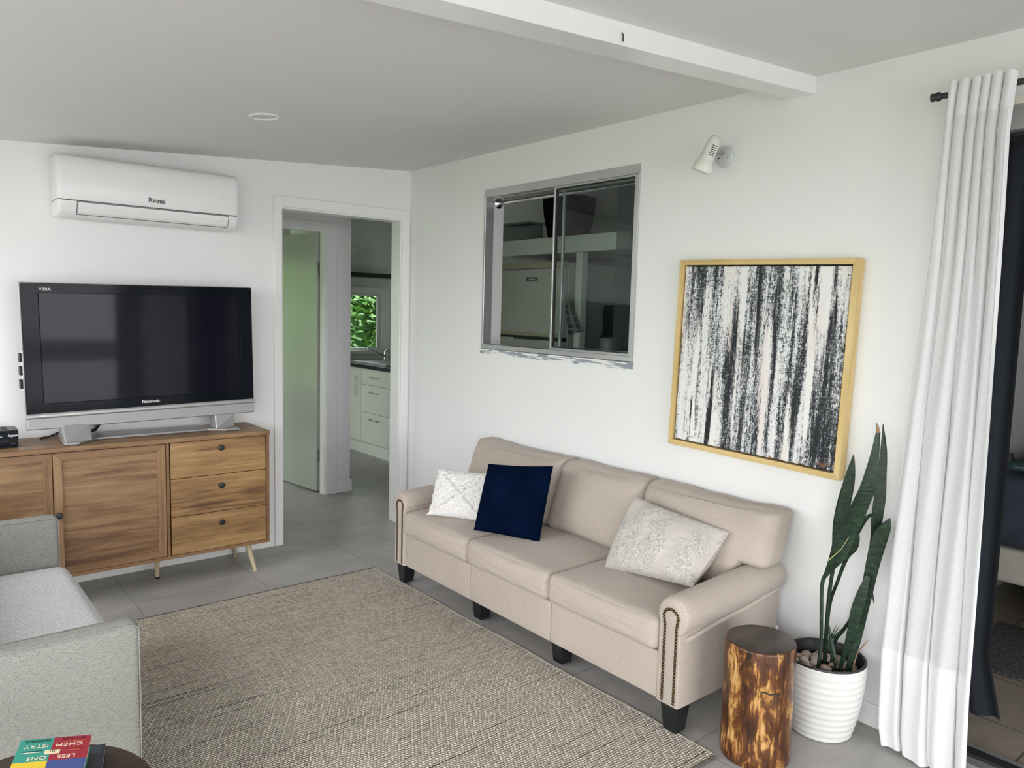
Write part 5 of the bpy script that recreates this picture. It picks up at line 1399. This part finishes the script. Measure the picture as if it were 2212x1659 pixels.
tag(build('divider_post', MB().box(0.93, 0.985, -0.685, -0.625, 0.0, 1.871), m_kcab, bevel=0.003), 'slim white upright post right of the fridge', 'post')
pl = MB()
def plf(u, v):
    w = 0.03+0.10*v
    return Vector((0.905+0.012*math.sin(u*PI*3)*v, -0.545 - 0.03*v - w*u - 0.02*v, 1.60 - 0.27*v - 0.03*(u-0.5)*-1*v))
pl.grid(20, 16, plf)
tag(build('tea_towel', pl, m_plaid, smooth=True, solid=0.003), 'plaid tea towel hanging at the right side of the fridge', 'towel')
kt = thing('pantry_cupboard', 'dark navy cupboard standing against the kitchen wall right of the fridge', 'cupboard', (1.5, -1.2, 0))
build('cupboard_body', MB().box(1.32, 1.615, -2.3, -0.53, 0.0, 1.525), m_navyblk, kt, bevel=0.004)
build('cupboard_door', MB().box(1.302, 1.319, -2.29, -0.54, 0.06, 1.50), m_navyblk, kt, bevel=0.003)
kd = thing('kitchen_bench', 'low dark bench unit below the interior window', 'cabinet', (1.1, -1.3, 0))
build('bench_body', MB().box(0.98, 1.29, -2.3, -0.70, 0.0, 1.14), m_navyblk, kd, bevel=0.004)
build('bench_top', MB().box(0.96, 1.295, -2.32, -0.695, 1.1405, 1.165), m_worktop, kd, bevel=0.003)
cn = thing('canister', 'white lidded canister standing on the dark bench behind the window', 'canister', (1.10, -0.80, 1.166))
build('canister_body', MB().lathe([(0,0),(0.062,0),(0.066,0.01),(0.066,0.125),(0.062,0.132),(0,0.132)], 32), plain('stoneware', (0.30,0.29,0.30,1), 0.4), cn, local=True, smooth=True)
build('canister_lid', MB().lathe([(0,0.133),(0.067,0.133),(0.068,0.142),(0.05,0.152),(0.012,0.156),(0.012,0.168),(0,0.17)], 32), m_navyblk, cn, local=True, smooth=True)
hc = MB().hexa([(1.19,-1.09,1.166),(1.215,-1.09,1.166),(1.215,-0.93,1.166),(1.19,-0.93,1.166),(1.26,-1.085,1.64),(1.28,-1.085,1.64),(1.28,-0.90,1.645),(1.26,-0.90,1.645)])
tag(build('serving_board', hc, plain('grey_board', (0.055,0.055,0.065,1), 0.6), bevel=0.004), 'tall dark board leaning behind the canister against the navy cupboard', 'board')

# frames of the large openings that light the room
for nm, (ya, yb, za, zb) in (('door_3', LO1), ('door_4', LO2)):
    e = bpy.data.objects.new(nm, None); col.objects.link(e); e['kind'] = 'structure'; WM[nm] = Matrix.Identity(4)
    mb = MB(); ring_yz(mb, ya+0.001, yb-0.001, za+0.001, zb-0.001, 0.04, XL-0.09, XL-0.03, wr=0.04)
    build('door_frame', mb, m_alu, e, weld=True)
e = bpy.data.objects.new('window_3', None); col.objects.link(e); e['kind'] = 'structure'; WM['window_3'] = Matrix.Identity(4)
mb = MB(); ring_xz(mb, FO[0]+0.001, FO[1]-0.001, FO[2]+0.001, FO[3]-0.001, 0.04, 0.04, 0.04, 0.04, YF-0.09, YF-0.03)
build('window_frame', mb, m_alu, e)
build('mullion', MB().box((FO[0]+FO[1])/2-0.025, (FO[0]+FO[1])/2+0.025, YF-0.085, YF-0.035, FO[2]+0.041, FO[3]-0.041), m_alu, e)

# ------------------------------------------------------------------ outside
struct('ground', MB().box(-30, 30, -30, 30, -0.40, -0.15), m_grass)
struct('deck', MB().box(-8.5, XL-0.12, -7.3, 1.0, -0.149, -0.02), plain('weathered_deck', (0.17,0.165,0.155,1), 0.8, var=0.1, nscale=3))
struct('patio', MB().box(-8.5, 4, -17.0, YF-0.12, -0.149, -0.03), m_concrete)
def hedge(name, x0, x1, y0, y1, h, m, seed):
    mb = MB()
    mb.soft(((x0+x1)/2, (y0+y1)/2, h/2-0.15), (x1-x0, y1-y0, h), 0.25, 34, (0.05,)*6, lambda q,u: q + Vector((noise.noise(q*2.2+Vector((seed,0,0))), noise.noise(q*2.2+Vector((0,seed,5))), 0.6*noise.noise(q*2.0+Vector((7,0,seed)))))*0.28)
    o = build(name, mb, m, smooth=True)
    return o
tag(hedge('hedge', -4.9, -3.6, 1.6, 7.5, 2.3, m_hedge, 1), 'green hedge outside the room beyond the hall door', 'hedge', kind='stuff')
tag(hedge('hedge', -11, -9.5, -9.0, 3.0, 1.7, m_hedge, 2), 'long low hedge beyond the deck', 'hedge', kind='stuff')
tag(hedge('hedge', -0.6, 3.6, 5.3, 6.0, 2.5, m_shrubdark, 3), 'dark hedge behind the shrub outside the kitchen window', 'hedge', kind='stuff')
# leafy shrub outside the kitchen window
shb = thing('shrub', 'bright green broad leaved shrub outside the kitchen window', 'shrub', (1.45, 3.7, -0.15))
random.seed(5)
def leafblade(mb, c, d, n, L, Wd):
    d = d.normalized(); s = d.cross(n).normalized(); n = s.cross(d).normalized()
    rows = []
    for k in range(6):
        t = k/5; w = Wd*math.sin(PI*min(1, (t*0.9+0.08)))**0.8*(1-0.35*t)
        p = c + d*L*t - n*0.25*L*t*t
        rows.append([mb.bm.verts.new(p - s*w/2 + n*w*0.12), mb.bm.verts.new(p), mb.bm.verts.new(p + s*w/2 + n*w*0.12)])
    for A, B in zip(rows, rows[1:]):
        for j in range(2): mb.bm.faces.new((A[j], A[j+1], B[j+1], B[j]))
fo = MB(); stm = MB()
for q in range(9):
    bx, by = 1.45+random.uniform(-0.55,0.5), 3.65+random.uniform(-0.3,0.35)
    top = Vector((bx+random.uniform(-0.25,0.25), by+random.uniform(-0.25,0.05), random.uniform(1.25,1.72)))
    base = Vector((1.45+random.uniform(-0.1,0.1), 3.75, -0.15))
    mid = (base+top)/2 + Vector((random.uniform(-0.15,0.15), random.uniform(-0.15,0.1), 0.2))
    S = catmull([[*base,1],[*mid,1],[*top,1]], 8)
    stm.tube([s[:3] for s in S], 0.006, 6)
    for k in range(62):
        t = random.uniform(0.35, 1.0); p = Vector(S[int(t*(len(S)-1))][:3])
        d = Vector((random.uniform(-1,1), random.uniform(-1,0.4), random.uniform(-0.5,0.6)))
        n = Vector((random.uniform(-0.4,0.4), random.uniform(-0.9,0.1), 1.0))
        leafblade(fo, p, d, n, random.uniform(0.08,0.16), random.uniform(0.06,0.10))
build('foliage', fo, m_shrubleaf, shb, smooth=True)
build('stems', stm, plain('green_stem', (0.06,0.12,0.03,1), 0.6), shb, smooth=True)

# ------------------------------------------------------------------ light
w = bpy.data.worlds.new('sky'); scene.world = w; w.use_nodes = True
nt = w.node_tree; bgn = nt.nodes['Background']
tc = nt.nodes.new('ShaderNodeTexCoord'); sepn = nt.nodes.new('ShaderNodeSeparateXYZ'); nt.links.new(tc.outputs['Generated'], sepn.inputs[0])
rp = nt.nodes.new('ShaderNodeValToRGB'); nt.links.new(sepn.outputs[2], rp.inputs[0])
rp.color_ramp.elements[0].position = 0.0; rp.color_ramp.elements[0].color = (0.955,0.957,1.0,1)
rp.color_ramp.elements[1].position = 0.8; rp.color_ramp.elements[1].color = (0.94,0.95,1.0,1)
nt.links.new(rp.outputs[0], bgn.inputs[0]); bgn.inputs[1].default_value = 5.0
sun = bpy.data.lights.new('sun', 'SUN'); sun.energy = 7.0; sun.angle = math.radians(8); sun.color = (1.0,0.96,0.9)
suno = bpy.data.objects.new('sun', sun); col.objects.link(suno)
suno.rotation_euler = Vector((-0.7, -0.35, -1.0)).to_track_quat('-Z', 'Y').to_euler()
def portal(name, loc, rot, sx, sy):
    l = bpy.data.lights.new(name, 'AREA'); l.shape = 'RECTANGLE'; l.size = sx; l.size_y = sy; l.cycles.is_portal = True
    o = bpy.data.objects.new(name, l); col.objects.link(o); o.location = loc; o.rotation_euler = rot
portal('daylight_portal_a', (XL-0.13, (LO1[0]+LO1[1])/2, (LO1[2]+LO1[3])/2), (0, -PI/2, 0), LO1[3]-LO1[2], LO1[1]-LO1[0])
portal('daylight_portal_b', (XL-0.13, (LO2[0]+LO2[1])/2, (LO2[2]+LO2[3])/2), (0, -PI/2, 0), LO2[3]-LO2[2], LO2[1]-LO2[0])
portal('daylight_portal_c', ((FO[0]+FO[1])/2, YF-0.13, (FO[2]+FO[3])/2), (PI/2, 0, 0), FO[1]-FO[0], FO[3]-FO[2])
portal('daylight_portal_d', (0.8, 3.06, 1.31), (-PI/2, 0, 0), 1.32, 0.62)
portal('daylight_portal_f', (-2.11, 0.65, 1.35), (0, -PI/2, 0), 0.5, 0.3)
portal('daylight_portal_e', (-2.11, 3.15, 1.15), (0, -PI/2, 0), 1.3, 2.5)

scene.view_settings.view_transform = 'Standard'
scene.view_settings.look = 'None'
scene.view_settings.exposure = 0.77
scene.view_settings.gamma = 1.0
scene.view_settings.use_curve_mapping = False
cy = scene.cycles
cy.use_denoising = True
cy.max_bounces = 8; cy.diffuse_bounces = 5; cy.glossy_bounces = 3; cy.transparent_max_bounces = 8; cy.transmission_bounces = 4
cy.caustics_reflective = False; cy.caustics_refractive = False
cy.sample_clamp_indirect = 6.0
